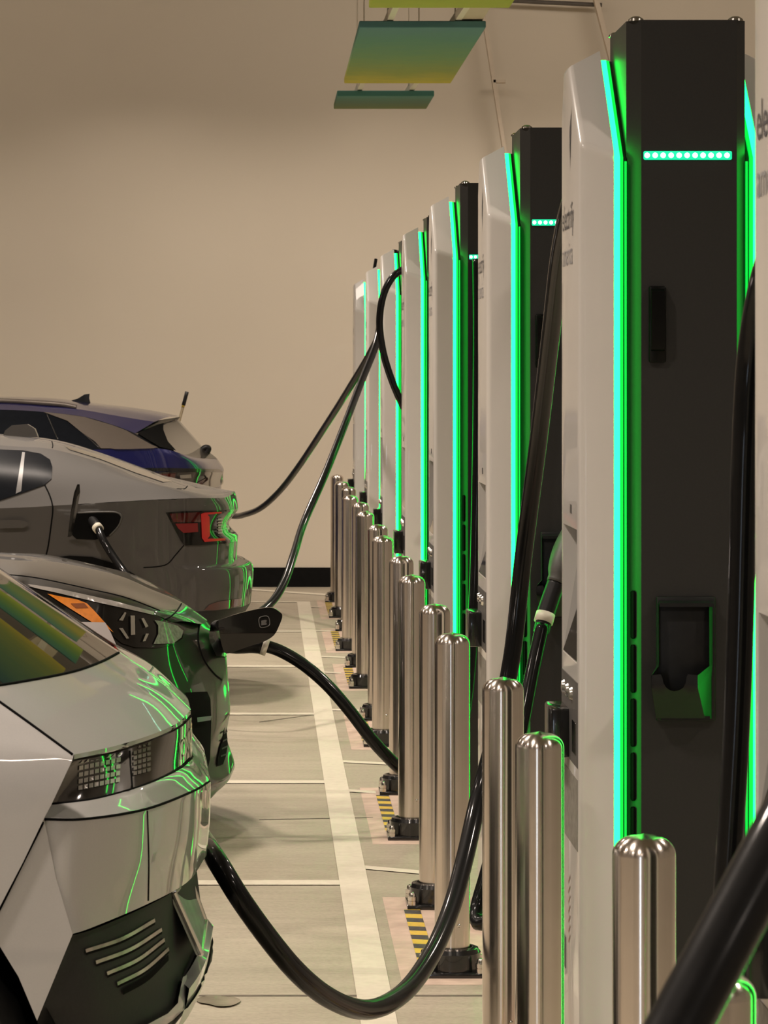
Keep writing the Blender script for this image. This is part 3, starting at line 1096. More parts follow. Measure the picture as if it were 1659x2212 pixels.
cable('thick black charging cable hanging from behind the largest pylon down to the silver white car',
      [(1260, 380, 7.42), (1236, 430, 7.5), (1213, 530, 7.7), (1190, 720, 8.05), (1162, 960, 8.4), (1131, 1200, 8.55), (1104, 1430, 8.55), (1070, 1590, 8.5), (1035, 1720, 8.45), (1005, 1850, 8.3),
       (972, 1970, 8.1), (925, 2075, 7.85), (865, 2150, 7.6), (795, 2181, 7.4), (715, 2158, 7.2), (640, 2098, 7.05), (575, 2020, 6.98), (518, 1940, 6.96), (478, 1875, 6.98), (455, 1838, 7.12), (442, 1818, 7.4), (405, 1775, 7.66), (330, 1725, 7.8), (250, 1692, 7.78), (205, 1680, 7.69)], 0.0235)
cable('black cable looping low behind the bollards from the holstered connector',
      [(1172, 1350, 9.72), (1150, 1450, 9.66), (1125, 1580, 9.6), (1085, 1760, 9.56), (1050, 1890, 9.53), (1030, 1965, 9.5), (1033, 1995, 9.45), (1060, 1985, 9.42), (1120, 1880, 9.42), (1190, 1720, 9.5), (1240, 1500, 9.62), (1265, 900, 9.7), (1270, 480, 9.8)], 0.021)
cable('black charging cable running from the open charge flap down behind the bollards',
      [(568, 1394, 12.1), (600, 1404, 12.1), (650, 1432, 12.08), (705, 1478, 12.06), (755, 1535, 12.05), (805, 1600, 12.06), (858, 1655, 12.1), (905, 1690, 12.2), (960, 1690, 12.35), (1000, 1560, 12.45), (1022, 1350, 12.55), (1031, 1050, 12.58), (1034, 700, 12.6), (1032, 560, 12.62)], 0.0235)
cable('black charging cable rising from grey car port to the pylons, right one of a pair',
      [(213, 1142, 16.70), (222, 1165, 16.64), (240, 1195, 16.6), (270, 1238, 16.5), (320, 1295, 16.2), (390, 1345, 15.9), (470, 1362, 15.7), (540, 1335, 15.7), (585, 1303, 15.9), (612, 1262, 16.1), (634, 1200, 16.4), (656, 1130, 16.8), (700, 1030, 17.2), (740, 930, 17.6), (780, 826, 18.0), (814, 738, 18.3), (823, 690, 18.42), (838, 610, 18.5), (856, 540, 18.5)], 0.0205)
cable('black charging cable from the blue car rising to the pylons, left one of the pair',
      [(470, 1108, 23.6), (505, 1115, 23.3), (530, 1111, 22.9), (562, 1098, 22.4), (600, 1065, 21.8), (645, 1008, 21.0), (700, 925, 20.2), (755, 838, 19.5), (800, 762, 19.1), (819, 720, 18.95), (832, 640, 18.9), (850, 560, 18.8)], 0.021)
cable('black cable bulging in a curve out of the fourth tallest pylon',
      [(905, 570, 15.62), (893, 573, 15.74), (873, 581, 15.76), (850, 597, 15.75), (830, 632, 15.74), (820, 690, 15.73), (826, 752, 15.73), (843, 812, 15.74), (866, 868, 15.75), (885, 905, 15.76), (895, 950, 15.76), (900, 1100, 15.74), (903, 1180, 15.64)], 0.0175)
cable('straight black cable hanging left of the far narrow pylon',
      [(812, 560, 23.33), (803, 620, 23.25), (795.5, 760, 23.1), (794, 900, 23.1), (792.5, 1000, 23.1), (791, 1080, 23.1), (796, 1180, 23.1), (805, 1150, 23.2), (812, 1000, 23.32)], 0.012)
cable('black cable hanging between the largest pylon and the pylon at the right edge',
      [(1735, 430, 4.49), (1700, 470, 4.62), (1650, 600, 4.8), (1622, 760, 4.85), (1610, 950, 4.85), (1604, 1150, 4.85), (1599, 1350, 4.85), (1591, 1560, 4.85), (1579, 1780, 4.85), (1566, 2000, 4.85), (1560, 2190, 4.85), (1575, 2330, 4.85), (1640, 2400, 4.8), (1720, 2200, 4.66), (1760, 1800, 4.5)], 0.0205)
px_ = lambda x, y, z: (VX + x * F / y, VY + (H - z) * F / y, y)
cable('thick blurred black cable slanting across the lower right corner',
      [px_(0.95, 4.13, 1.98), px_(0.93, 3.85, 1.93), px_(0.78, 3.2, 1.72), (1880, 1430, 2.62), (1770, 1640, 2.56), (1680, 1815, 2.5), (1600, 1965, 2.46), (1520, 2115, 2.42), (1430, 2285, 2.38), (1350, 2430, 2.34),
       px_(0.13, 2.25, 0.8), px_(-0.1, 2.2, 0.3), px_(-0.4, 2.3, 0.03), px_(-0.9, 2.5, 0.027), px_(-1.5, 2.9, 0.027)], 0.0238)

# connector sitting in the holster of the second pylon
t = thing('connector', 'grey charging connector plugged in the holster of the second tallest pylon', 'charging connector', tuple(P(1190, 1260, 9.78)))
link_mesh('head', *tube([P(1232, 1150, 9.83), P(1222, 1190, 9.80), P(1208, 1235, 9.77), P(1200, 1258, 9.76)], 0.037, 18, n=14, taper=lambda u: 0.75 + 0.35 * math.sin(math.pi * min(1, u * 1.2))), 'grey_plastic', t)
link_mesh('grip', *tube([P(1203, 1255, 9.765), P(1190, 1292, 9.755), P(1177, 1332, 9.745)], 0.028, 18, n=10), 'black_plastic', t)
link_mesh('ring', *tube([P(1179, 1325, 9.745), P(1173.5, 1345, 9.735)], 0.0295, 18, n=3, raw=True), 'ring', t)
link_mesh('cable_boot', *tube([P(1174.5, 1343, 9.735), P(1169, 1366, 9.725)], 0.0245, 16, n=3, raw=True), 'black_plastic', t)
# ---------------------------------------------------------------- lights of the place, plus added fill lights
WARM = (1.0, 0.855, 0.735)


def lamp(x, y, z, sx, sy, e, col=WARM, rot=(0, 0, 0), name='ceiling_or_fill_light', spread=None):
    ld = bpy.data.lights.new(name, 'AREA')
    ld.shape = 'RECTANGLE'
    ld.size, ld.size_y = sx, sy
    ld.energy = e
    ld.color = col
    if spread:
        ld.spread = math.radians(spread)
    o = bpy.data.objects.new(name, ld)
    o.location = (x, y, z)
    o.rotation_euler = rot
    COL.objects.link(o)
    return o


for x in (-8.0, -4.5, -1.4, 3.6):
    for y, e in ((-3.0, 58.0), (1.0, 66.0), (5.0, 66.0), (9.0, 68.0), (13.0, 72.0), (17.0, 76.0), (20.5, 80.0)):
        lamp(x, y, 4.6, 0.3, 0.3, e * (1.35 if x == -1.4 else 1.0), spread=140)
for x, e in ((-9.0, 8.0), (-6.2, 8.0), (-3.4, 10.0), (-0.9, 14.5), (1.0, 14.5), (2.8, 13.0), (4.6, 20.0)):
    lamp(x, 24.2, 4.9, 1.2, 0.25, e, rot=(math.radians(22), 0, 0), spread=90)  # added wall washers, tilted to brighten the far wall
for x, e in ((-8.0, 18.0), (-3.5, 18.5), (0.8, 22.0), (4.2, 36.0)):
    lamp(x, 22.4, 5.55, 3.0, 0.4, e, rot=(math.radians(62), 0, 0))  # added wide fill lights that lift the upper part of the far wall
lamp(-2.6, -4.0, 1.15, 0.35, 2.0, 22.0, (0.72, 0.84, 1.0), (math.radians(90), 0, math.radians(-14)), 'cool_fill_light')  # cool area light added behind the camera for bluish streaks on the bollards

w = bpy.data.worlds.new('World')
scene.world = w
w.use_nodes = True
w.node_tree.nodes['Background'].inputs[0].default_value = (0.05, 0.045, 0.04, 1)
w.node_tree.nodes['Background'].inputs[1].default_value = 0.3
scene.view_settings.view_transform = 'Standard'
scene.view_settings.exposure = 0.0
scene.cycles.use_denoising = True
scene.cycles.max_bounces = 8
scene.cycles.sample_clamp_indirect = 6
#==CARS==
# ---------------------------------------------------------------- cars


def row(pts, ds):
    return [P(x, y, d) for (x, y), d in zip(pts, ds)]


def W(*pts):
    return [Vector(p) for p in pts]


class Car:
    def __init__(self, name, label, loc, dc):
        self.t = thing(name, label, 'car', loc)
        self.s = Surf()
        self.dc = dc

    def part(self, name, vf, m, mirror=True, par=None, surf=True, sharp=40, label=None, smooth=True):
        if surf:
            self.s.add(vf)
        if mirror and min(abs(v.y - self.dc) for v in vf[0]) > 0.03:
            mv = [Vector((a.x, 2 * self.dc - a.y, a.z)) for a in vf[0]], [list(reversed(x)) for x in vf[1]]
            link_mesh(name, mv[0], mv[1], m, par or self.t, smooth, sharp)
        elif mirror:
            vf = mirror_y(vf, self.dc)
        o = link_mesh(name, vf[0], vf[1], m, par or self.t, smooth, sharp)
        if label:
            o['label'] = label
        return o

    def lay(self, name, vf, m, par=None, mirror=False, label=None):
        if not vf[1]:
            print('EMPTY decal', name)
            return None
        return self.part(name, vf, m, mirror, par, False, None, label)

    def wheel(self, x, y_out, rad=0.36, wid=0.23, sgn=1):
        """one wheel; its outer face looks towards -y when sgn is 1"""
        pr = [(rad * 0.62, 0), (rad * 0.93, 0.0), (rad, 0.03), (rad, wid - 0.03), (rad * 0.93, wid), (rad * 0.62, wid)]
        Mx = Matrix.Translation((x, y_out, rad + 0.005)) @ Matrix.Rotation(-math.pi / 2 * sgn, 4, 'X')
        t = link_mesh('wheel', *xf(lathe(pr, 40), Mx), 'tire', self.t, True, 40)
        rim = lathe([(0, 0.03), (rad * 0.16, 0.03), (rad * 0.2, 0.05), (rad * 0.58, 0.02), (rad * 0.63, 0.005), (rad * 0.63, 0.08)], 40)
        link_mesh('rim', *xf(rim, Mx), 'rim', t, True, 40)


# ---------- silver white hatchback, nearest the camera
c = Car('hatchback_car', 'silver white car with pixel lamps, backed in at lower left, nearest the camera', (-2.4, 6.78, 0), 6.78)
DR = [5.95, 6.1, 6.3, 6.5, 6.78]
G = row([(-42, 1486), (40, 1473), (150, 1452), (215, 1430), (258, 1408)], [5.99, 6.1, 6.32, 6.53, 6.78])
MM = row([(60, 1557), (150, 1537), (245, 1511), (308, 1485), (343, 1467)], [5.96, 6.1, 6.31, 6.52, 6.78])
L = row([(160, 1630), (250, 1611), (335, 1584), (386, 1560), (412, 1533)], DR)
L2 = row([(160, 1640), (250, 1620), (335, 1593), (388, 1567), (413, 1541)], [5.95, 6.1, 6.3, 6.5, 6.78])
Lin = row([(157, 1641), (248, 1622), (331, 1596), (384, 1571), (409, 1546)], [5.96, 6.12, 6.32, 6.52, 6.78])
LT = row([(156, 1645), (247, 1627), (330, 1599), (388, 1573), (414, 1549)], [5.955, 6.1, 6.3, 6.5, 6.78])
LB = row([(112, 1736), (210, 1722), (310, 1693), (383, 1660), (415, 1634)], [5.94, 5.99, 6.13, 6.4, 6.78])
LB2 = row([(110, 1740), (212, 1726), (313, 1697), (388, 1664), (420, 1637)], [5.935, 5.985, 6.12, 6.39, 6.78])
LE = row([(95, 1765), (185, 1764), (310, 1742), (412, 1705), (453, 1680)], [5.90, 5.93, 6.06, 6.36, 6.78])
BU = row([(95, 1768), (184, 1768), (310, 1747), (413, 1710), (454, 1686)], [5.90, 5.925, 6.055, 6.355, 6.78])
BU2 = row([(90, 1775), (183, 1776), (311, 1756), (414, 1720), (455, 1697)], [5.897, 5.915, 6.05, 6.35, 6.78])
B3 = row([(120, 1900), (180, 1896), (315, 1860), (412, 1815), (453, 1775)], [5.895, 5.92, 6.08, 6.38, 6.78])
BB = row([(155, 2018), (200, 2003), (318, 1953), (405, 1905), (446, 1848)], [5.90, 5.95, 6.14, 6.42, 6.78])
T = W((-1.05, 6.22, 1.53), (-1.035, 6.35, 1.545), (-1.025, 6.5, 1.556), (-1.02, 6.64, 1.562), (-1.018, 6.78, 1.565))
c.part('tailgate', loft([G, MM, L], 40, 16), 'white_paint')
c.part('tailgate_lip', loft([L, L2, Lin], 40, 5, False), 'white_paint', surf=False)
c.part('rear_window', loft([T, [(a + b) / 2 + Vector((0.012, 0, 0.006)) for a, b in zip(T, G)], G], 40, 16), 'glass')
lamp_o = c.part('lamp_band', loft([LT, LB], 48, 6, False), 'lamp_smoke', label='smoked lens band with lamp pixels')
c.part('bumper_ledge', loft([LB, LB2, LE, BU], 40, 10, False), 'white_paint')
c.part('rear_bumper', loft([BU, BU2, B3, BB], 48, 18), 'white_paint')
# lower black part, licence recess and skid
K1 = row([(150, 2022), (205, 2006), (318, 1957), (392, 1915), (425, 1880)], [5.93, 6.0, 6.2, 6.5, 6.78])
K2 = row([(100, 2160), (210, 2115), (320, 2060), (395, 2010), (436, 1965)], [5.91, 6.0, 6.2, 6.5, 6.78])
K3 = row([(80, 2205), (215, 2200), (330, 2140), (400, 2085), (447, 2000)], [5.92, 6.02, 6.22, 6.5, 6.78])
K4 = row([(75, 2300), (210, 2290), (330, 2250), (405, 2180), (440, 2110)], [5.95, 6.05, 6.25, 6.52, 6.78])
K5 = W((-1.0, 6.0, 0.22), (-0.5, 6.1, 0.21), (-0.42, 6.3, 0.21), (-0.38, 6.5, 0.21), (-0.36, 6.78, 0.21))
c.part('lower_cladding', loft([K1, K2, K3, K4, K5], 40, 24), 'cladding')
# side
q_out = [(-42, 1486), (60, 1557), (160, 1628), (155, 1645), (112, 1736), (95, 1768), (50, 1862), (0, 1958), (-25, 2010)]
arc = [(-347 + 505 * math.cos(a), 2412 - 505 * math.sin(a)) for a in [math.radians(x) for x in range(50, 196, 8)]]
farc = [(-3911 + 505 * math.cos(a), 2412 - 505 * math.sin(a)) for a in [math.radians(x) for x in range(-15, 196, 14)]]
side = q_out + arc + [(-3380, 2560)] + farc[1:] + [(-4800, 2560), (-4930, 2300), (-4950, 2000), (-4850, 1850), (-4500, 1740), (-3850, 1650), (-2500, 1625), (-1300, 1600), (-500, 1560)]


def dside(x, y):
    d = 5.88 + max(0, (1640 - y)) / 160 * 0.07
    if x > 40:
        d += 0.0
    if x < -4200:
        d += ((-4200 - x) / 700) ** 2 * 0.35
    return d


c.part('side_panel', sheet(side, dside, 90), 'white_paint')
corner = [(95, 1768), (140, 1768), (184, 1768), (184, 1800), (150, 1900), (168, 1960), (157, 2018), (120, 2108), (80, 2205), (40, 2110), (0, 2045), (-25, 2010), (0, 1958), (50, 1862)]
c.part('bumper_corner', sheet([(95, 1768), (122, 1900), (157, 2018), (120, 2108), (80, 2205), (40, 2110), (0, 2045), (-25, 2010), (0, 1958), (50, 1862)], lambda x, y: 5.893, 30), 'white_paint')
# cabin, bonnet and nose beyond the left edge of the photograph
belt = W((-3.6, 5.92, 1.0), (-2.6, 5.90, 1.01), (-1.6, 5.91, 1.03), (-0.95, 5.93, 1.06), tuple(G[0]))
roofe = W((-2.75, 6.2, 1.46), (-2.35, 6.17, 1.55), (-1.8, 6.17, 1.565), (-1.3, 6.2, 1.55), tuple(T[0]))
roofc = W((-2.75, 6.78, 1.52), (-2.35, 6.78, 1.585), (-1.8, 6.78, 1.60), (-1.3, 6.78, 1.59), tuple(T[-1]))
c.part('side_window', loft([belt, roofe], 30, 8, False), 'glass')
c.part('roof', loft([roofe, [(a + b) / 2 + Vector((0, 0, 0.025)) for a, b in zip(roofe, roofc)], roofc], 30, 10), 'white_paint')
wsb = W((-3.6, 5.92, 1.0), (-3.72, 6.3, 1.02), (-3.76, 6.78, 1.03))
wst = W((-2.75, 6.2, 1.46), (-2.75, 6.45, 1.5), (-2.75, 6.78, 1.52))
c.part('windscreen', loft([wst, wsb], 20, 8, False), 'glass')
h2 = W((-4.55, 6.05, 0.86), (-4.66, 6.35, 0.87), (-4.70, 6.78, 0.88))
h3 = W((-4.62, 6.1, 0.5), (-4.76, 6.4, 0.5), (-4.8, 6.78, 0.5))
h4 = W((-4.5, 6.15, 0.22), (-4.62, 6.4, 0.22), (-4.65, 6.78, 0.22))
c.part('bonnet', loft([wsb, h2, h3, h4], 20, 20), 'white_paint')
for x in (-0.784, -3.784):
    c.wheel(x, 5.93, 0.36)
    c.wheel(x, 2 * 6.78 - 5.93, 0.36, sgn=-1)
    wf = [Vector((x + 0.43 * math.cos(a), 5.915, max(0.2, 0.36 + 0.43 * math.sin(a)))) for a in [math.radians(k * 15) for k in range(24)]]
    wv = [a + Vector((0, 0.28, 0)) for a in wf]
    n = len(wf)
    c.part('wheel_well', (wf + wv, [[i, (i + 1) % n, n + (i + 1) % n, n + i] for i in range(n)] + [[n + i for i in range(n)]]), 'seam', surf=False, smooth=False)
# panel gaps
gap = lambda car, pts, r=0.0022, curved=True: car.s.line(pts, r, curved=curved)
gaps = [gap(c, [(-40, 1488), (60, 1559), (157, 1630)], 0.0024), gap(c, [(97, 1770), (50, 1864), (2, 1960), (-24, 2008)], 0.002),
        gap(c, [(96, 1770), (185, 1769), (311, 1749), (413, 1711), (452, 1688)], 0.0024), gap(c, [(318, 1752), (321, 1860), (320, 1945)], 0.002),
        gap(c, [(112, 1737), (210, 1724), (310, 1696), (383, 1663), (414, 1638)], 0.0022), gap(c, [(158, 1637), (250, 1619), (333, 1593), (386, 1568), (411, 1545)], 0.0035)]
for g_ in gaps:
    c.lay('panel_gap', g_, 'seam')
c.lay('lens_seam', gap(c, [(279, 1604), (282, 1655), (286, 1705)], 0.002), 'seam', lamp_o)
c.lay('window_seal', gap(c, [(-40, 1486), (40, 1474), (150, 1453), (215, 1431), (256, 1410)], 0.003), 'seam')
# lamp pixels (near lamp block and the dimmer inner block)


def grid(car, x0, x1, y0, y1, nx, ny, name, m, par, sk=-0.16, lean=0.0, fill=0.66):
    for j in range(ny):
        for i in range(nx):
            u0, u1 = i / nx, (i + fill + 0.12) / nx
            v0, v1 = j / ny, (j + fill) / ny
            q = []
            for (u, v) in ((u0, v0), (u1, v0), (u1, v1), (u0, v1)):
                x = x0 + (x1 - x0) * u + lean * v
                q.append((x, y0 + (y1 - y0) * v + sk * (x - x0)))
            car.lay(name, car.s.decal(q, 6, 0.0018), m, par)


grid(c, 170, 262, 1640, 1712, 8, 5, 'lamp_pixel', 'pixel', lamp_o, -0.2, -2)
grid(c, 287, 326, 1612, 1680, 4, 6, 'lamp_pixel', 'pixel_dim', lamp_o, -0.27, 0)
# lettering on the lamp band
v2, f2 = text_flat('IONIQ 5', 0.06)
wd = max(a for a, b in v2)
LV = []
for a, b in v2:
    y = 6.45 + a / wd * 0.40
    hp = c.s.hit_x(y if y <= c.dc else 2 * c.dc - y, 0.936 + b * 0.85)
    hq = c.s.hit_x(y if y <= c.dc else 2 * c.dc - y, 0.945)
    LV.append(Vector(((hp if hp is not None and abs(hp.x - hq.x) < 0.02 else hq).x, y, 0.936 + b * 0.85)))
c.lay('lettering', (LV, f2), 'white_metal', lamp_o)
# pale slats in the lower cladding
for a, b in (((182, 2050), (331, 1984)), ((204, 2075), (346, 2004)), ((228, 2099), (352, 2026)), ((250, 2121), (361, 2046)), ((262, 2136), (360, 2062))):
    m_ = ((a[0] + b[0]) / 2 + 4, (a[1] + b[1]) / 2 + 7)
    up = catmull([Vector((*a, 0)), Vector((*m_, 0)), Vector((*b, 0))], 14)
    lo = [p + Vector((1.5, 7.5, 0)) for p in up]
    c.lay('slat', c.s.decal([(p.x, p.y) for p in up] + [(p.x, p.y) for p in reversed(lo)], 8, 0.003), 'reverse' if a[0] < 255 else 'seam')
    lo2 = [p + Vector((1.5, 13, 0)) for p in up]
    c.lay('slat_shadow', c.s.decal([(p.x, p.y) for p in lo] + [(p.x, p.y) for p in reversed(lo2)], 8, 0.0025), 'seam')
# licence plate in its frame
pa, pb, pc_, pd_ = P(375, 1928, 6.40), P(434, 2060, 6.44), P(443, 1990, 6.74), P(408, 1893, 6.72)
nrm = (pb - pa).cross(pd_ - pa).normalized()
if nrm.x < 0:
    nrm = -nrm
pl = c.part('licence_plate', ([pa, pb, pc_, pd_] + [p - nrm * 0.01 for p in (pa, pb, pc_, pd_)], [[0, 1, 2, 3], [7, 6, 5, 4], [0, 4, 5, 1], [1, 5, 6, 2], [2, 6, 7, 3], [3, 7, 4, 0]]), 'plate', False, surf=False, smooth=False)
fr = [tube([a, b], 0.006, 8, n=2, raw=True) for a, b in ((pa, pb), (pb, pc_), (pc_, pd_), (pd_, pa))]
c.part('plate_frame', merge(*fr), 'chrome', False, pl, False)
# silver skid at the bottom
c.lay('skid_trim', merge(c.s.decal([(383, 2115), (372, 2168), (350, 2190), (275, 2228), (310, 2235), (362, 2200), (386, 2178), (392, 2110)], 10, 0.012)), 'white_paint')
S1 = row([(391, 2119), (412, 2090), (434, 2045), (449, 1985)], [6.42, 6.5, 6.62, 6.78])
S2 = row([(409, 2136), (431, 2104), (449, 2062), (461, 2000)], [6.36, 6.46, 6.6, 6.78])
S3 = row([(404, 2165), (428, 2130), (447, 2085), (459, 2025)], [6.36, 6.46, 6.6, 6.78])
S4 = row([(378, 2235), (410, 2190), (440, 2125), (455, 2060)], [6.36, 6.46, 6.6, 6.78])
c.part('bumper_skid', loft([S1, S2, S3, S4], 24, 10, False), 'white_paint', label='silver skid with green glow on its top face')
c.part('skid_slot', loft([[p + Vector((0.002, -0.002, -0.01)) for p in S3], [p + Vector((0.003, -0.003, 0.04)) for p in S4]], 20, 4, False), 'seam', surf=False)

# ---------- dark graphite car parked nose in
c = Car('crossover_car', 'dark graphite car parked nose in with front charge flap open and amber headlamp reflector', (-2.3, 12.2, 0), 12.2)
DN = [11.3, 11.36, 11.48, 11.7, 11.95, 12.2]
C0 = row([(0, 1202), (127, 1216), (253, 1243), (329, 1274), (392, 1301), (448, 1340)], [12.2] * 6)
C1 = row([(0, 1211), (114, 1226), (230, 1252), (310, 1284), (378, 1314), (436, 1348)], [11.95, 11.95, 11.95, 11.95, 11.96, 12.02])
C2 = row([(0, 1238), (81, 1247), (190, 1270), (271, 1289), (345, 1317), (400, 1342)], [11.55, 11.55, 11.56, 11.6, 11.7, 11.85])
C3 = row([(0, 1256), (60, 1267), (136, 1279), (244, 1303), (330, 1326), (372, 1344)], [11.38, 11.38, 11.4, 11.46, 11.6, 11.74])
back = lambda R, dx, dz, dy=0: [R[0] + Vector((-dx, dy, dz))] + R
XB = -1.62
hood = []
for R, z, y in ((C0, 1.045, 12.2), (C1, 1.035, 11.95), (C2, 0.985, 11.52), (C3, 0.945, 11.33)):
    hood.append([Vector((-1.62, y, z + 0.02)), Vector((-1.3, y, z + 0.006))] + R)
c.part('bonnet', loft(hood, 60, 20), 'dark_paint')
F1 = row([(60, 1267), (136, 1279), (244, 1303), (330, 1326), (372, 1344), (448, 1342)], [11.38, 11.4, 11.46, 11.6, 11.74, 12.2])
F2 = row([(40, 1340), (160, 1372), (285, 1400), (372, 1402), (432, 1404), (484, 1398)], [11.31, 11.36, 11.46, 11.66, 11.92, 12.2])
F3 = row([(0, 1450), (170, 1478), (315, 1490), (405, 1490), (462, 1480), (493, 1472)], [11.3, 11.34, 11.45, 11.68, 11.95, 12.2])
F4 = row([(0, 1560), (180, 1580), (325, 1590), (412, 1578), (466, 1562), (497, 1535)], [11.3, 11.34, 11.45, 11.68, 11.95, 12.2])
F5 = row([(0, 1650), (200, 1672), (345, 1674), (425, 1656), (468, 1632), (490, 1592)], [11.3, 11.34, 11.45, 11.68, 11.95, 12.2])
F6 = row([(0, 1720), (220, 1742), (365, 1742), (448, 1700), (492, 1682), (507, 1656)], [11.32, 11.36, 11.48, 11.7, 11.97, 12.2])
F7 = row([(0, 1770), (220, 1790), (360, 1785), (430, 1745), (465, 1715), (480, 1690)], [11.36, 11.4, 11.52, 11.74, 11.98, 12.2])
c.part('front_bumper', loft([F1, F2, F3, F4, F5, F6, F7], 60, 48), 'dark_paint')
# side, cabin and tail (behind the silver white car)
xs = (0 - VX) * 11.3 / F
sd = []
prof_x = [xs, -1.3, -2.2, -3.2, -4.1, -4.45]
for z, y in ((0.95, 11.38), (0.86, 11.30), (0.62, 11.28), (0.40, 11.30), (0.22, 11.36)):
    sd.append([Vector((x, y + (0.25 if x < -4.4 else 0), z)) for x in prof_x])
c.part('side_panel', loft(sd, 30, 16), 'dark_paint')
belt = W((-1.5, 11.38, 0.95), (-2.2, 11.36, 0.98), (-3.2, 11.36, 1.0), (-4.3, 11.5, 1.02))
roofe = W((-2.25, 11.62, 1.5), (-2.7, 11.6, 1.54), (-3.4, 11.62, 1.53), (-4.0, 11.7, 1.48))
roofc = W((-2.25, 12.2, 1.55), (-2.7, 12.2, 1.58), (-3.4, 12.2, 1.57), (-4.0, 12.2, 1.52))
c.part('side_window', loft([belt, roofe], 24, 6, False), 'glass', surf=False)
c.part('roof', loft([roofe, roofc], 24, 6, False), 'dark_paint', surf=False)
c.part('windscreen', loft([W((-2.25, 11.62, 1.5), (-2.25, 12.2, 1.55)), W((-1.5, 11.38, 0.96), (-1.55, 12.2, 1.06))], 10, 6, False), 'glass', surf=False)
c.part('tailgate', loft([W((-4.0, 11.7, 1.48), (-4.05, 12.2, 1.52)), W((-4.4, 11.52, 1.0), (-4.45, 12.2, 1.02)), W((-4.45, 11.5, 0.5), (-4.5, 12.2, 0.5)), W((-4.4, 11.5, 0.22), (-4.45, 12.2, 0.22))], 10, 16, False), 'dark_paint', surf=False)
for x in (-0.98, -3.65):
    c.wheel(x, 11.30, 0.34, 0.22)
    c.wheel(x, 2 * 12.2 - 11.30, 0.34, 0.22, sgn=-1)
# headlamp
hl = c.lay('headlamp', c.s.decal([(28, 1264), (62, 1270), (136, 1282), (240, 1306), (315, 1324), (350, 1338), (385, 1352), (397, 1360), (392, 1380), (372, 1394), (340, 1400), (290, 1399), (262, 1390), (240, 1372), (200, 1360), (140, 1330)], 14, 0.004), 'lamp_black', label='black headlamp with amber reflector')
c.lay('amber_reflector', c.s.decal([(101, 1284), (130, 1290), (165, 1296), (186, 1304), (200, 1318), (224, 1345), (243, 1367), (222, 1352), (197, 1345), (150, 1316)], 8, 0.008), 'amber', hl)
c.lay('amber_mark', c.s.decal([(151, 1305), (180, 1304), (189, 1314), (162, 1315)], 8, 0.010), 'amber_dark', hl)
c.lay('lamp_lens', c.s.decal([(330, 1340), (352, 1344), (380, 1354), (392, 1364), (388, 1378), (370, 1391), (328, 1392), (338, 1370), (338, 1352)], 8, 0.008), 'lamp_grey', hl)
c.lay('lamp_surround', c.s.decal([(58, 1266), (120, 1275), (244, 1302), (330, 1325), (328, 1329), (240, 1309), (118, 1281), (75, 1272)], 8, 0.008), 'pixel', hl)
for q in ([(278, 1331), (287, 1331), (288, 1372), (279, 1373)], [(266, 1323), (269, 1325), (262, 1342), (254, 1341)], [(254, 1358), (262, 1358), (275, 1380), (270, 1381)],
          [(301, 1337), (306, 1336), (316, 1354), (310, 1357)], [(311, 1370), (317, 1370), (310, 1386), (304, 1387)]):
    c.lay('lamp_ray', c.s.decal(q, 6, 0.010), 'chrome', hl)
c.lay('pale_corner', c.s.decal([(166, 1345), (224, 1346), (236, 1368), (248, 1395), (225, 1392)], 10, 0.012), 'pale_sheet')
c.lay('air_inlet', c.s.decal([(400, 1496), (446, 1494), (453, 1510), (455, 1560), (452, 1640), (445, 1672), (400, 1690)], 14, 0.003), 'seam')
c.lay('inlet_slat', c.s.decal([(415, 1550), (446, 1546), (444, 1556), (416, 1560)], 8, 0.02), 'blue_grey')
c.lay('lower_grille', c.s.decal([(487, 1570), (482, 1590), (474, 1612), (468, 1640), (468, 1655), (480, 1652), (486, 1634), (490, 1610)], 8, 0.004), 'seam')
for k in range(4):
    y = 1582 + 17 * k
    c.lay('grille_bar', c.s.decal([(479 - k * 2, y), (487, y - 5), (487, y - 1), (479 - k * 2, y + 4)], 6, 0.008), 'cladding')
for g_ in (c.s.line([(345, 1340), (362, 1336), (380, 1322), (392, 1304)], 0.003), c.s.line([(0, 1240), (81, 1249), (190, 1272), (271, 1291), (345, 1319)], 0.003),
                         c.s.line([(430, 1350), (428, 1385), (440, 1425), (462, 1455), (478, 1468)], 0.004)):
    c.lay('panel_gap', g_, 'seam')
# charge port, flap and plug
port = c.part('charge_port', loft([row([(455, 1350), (463, 1346), (474, 1350)], [12.05, 12.1, 12.2]), row([(452, 1380), (470, 1378), (486, 1382)], [12.02, 12.1, 12.2]), row([(468, 1418), (482, 1418), (490, 1420)], [12.03, 12.1, 12.2])], 10, 10), 'black_gloss', False)
fl_o = [(472, 1345), (478, 1338), (520, 1324), (565, 1314), (588, 1313), (604, 1322), (610, 1331), (603, 1352), (592, 1372), (570, 1386), (530, 1399), (500, 1410), (488, 1411), (482, 1404), (474, 1370)]
dflap = lambda x, y: 12.0 + (x - 470) * 0.0004 + abs(y - 1362) * 0.0004
p2, f2 = tri2d(smooth_loop(fl_o, 3), 9)
fv = [P(x, y, dflap(x, y)) for x, y in p2]
nb = len(fv)
fb = [v + Vector((0.0, 0.02, 0)) for v in fv]
from collections import Counter
ec = Counter()
for f in f2:
    for i in range(len(f)):
        ec[tuple(sorted((f[i], f[(i + 1) % len(f)])))] += 1
rim_f = [[a, b, b + nb, a + nb] for (a, b), k in ec.items() if k == 1]
fs = Surf()
fs.add((fv, f2))
flap = c.part('charge_flap', (fv + fb, f2 + [[i + nb for i in reversed(f)] for f in f2] + rim_f), 'dark_paint', False, surf=False)
flap.data.materials[0] = M['lamp_black']
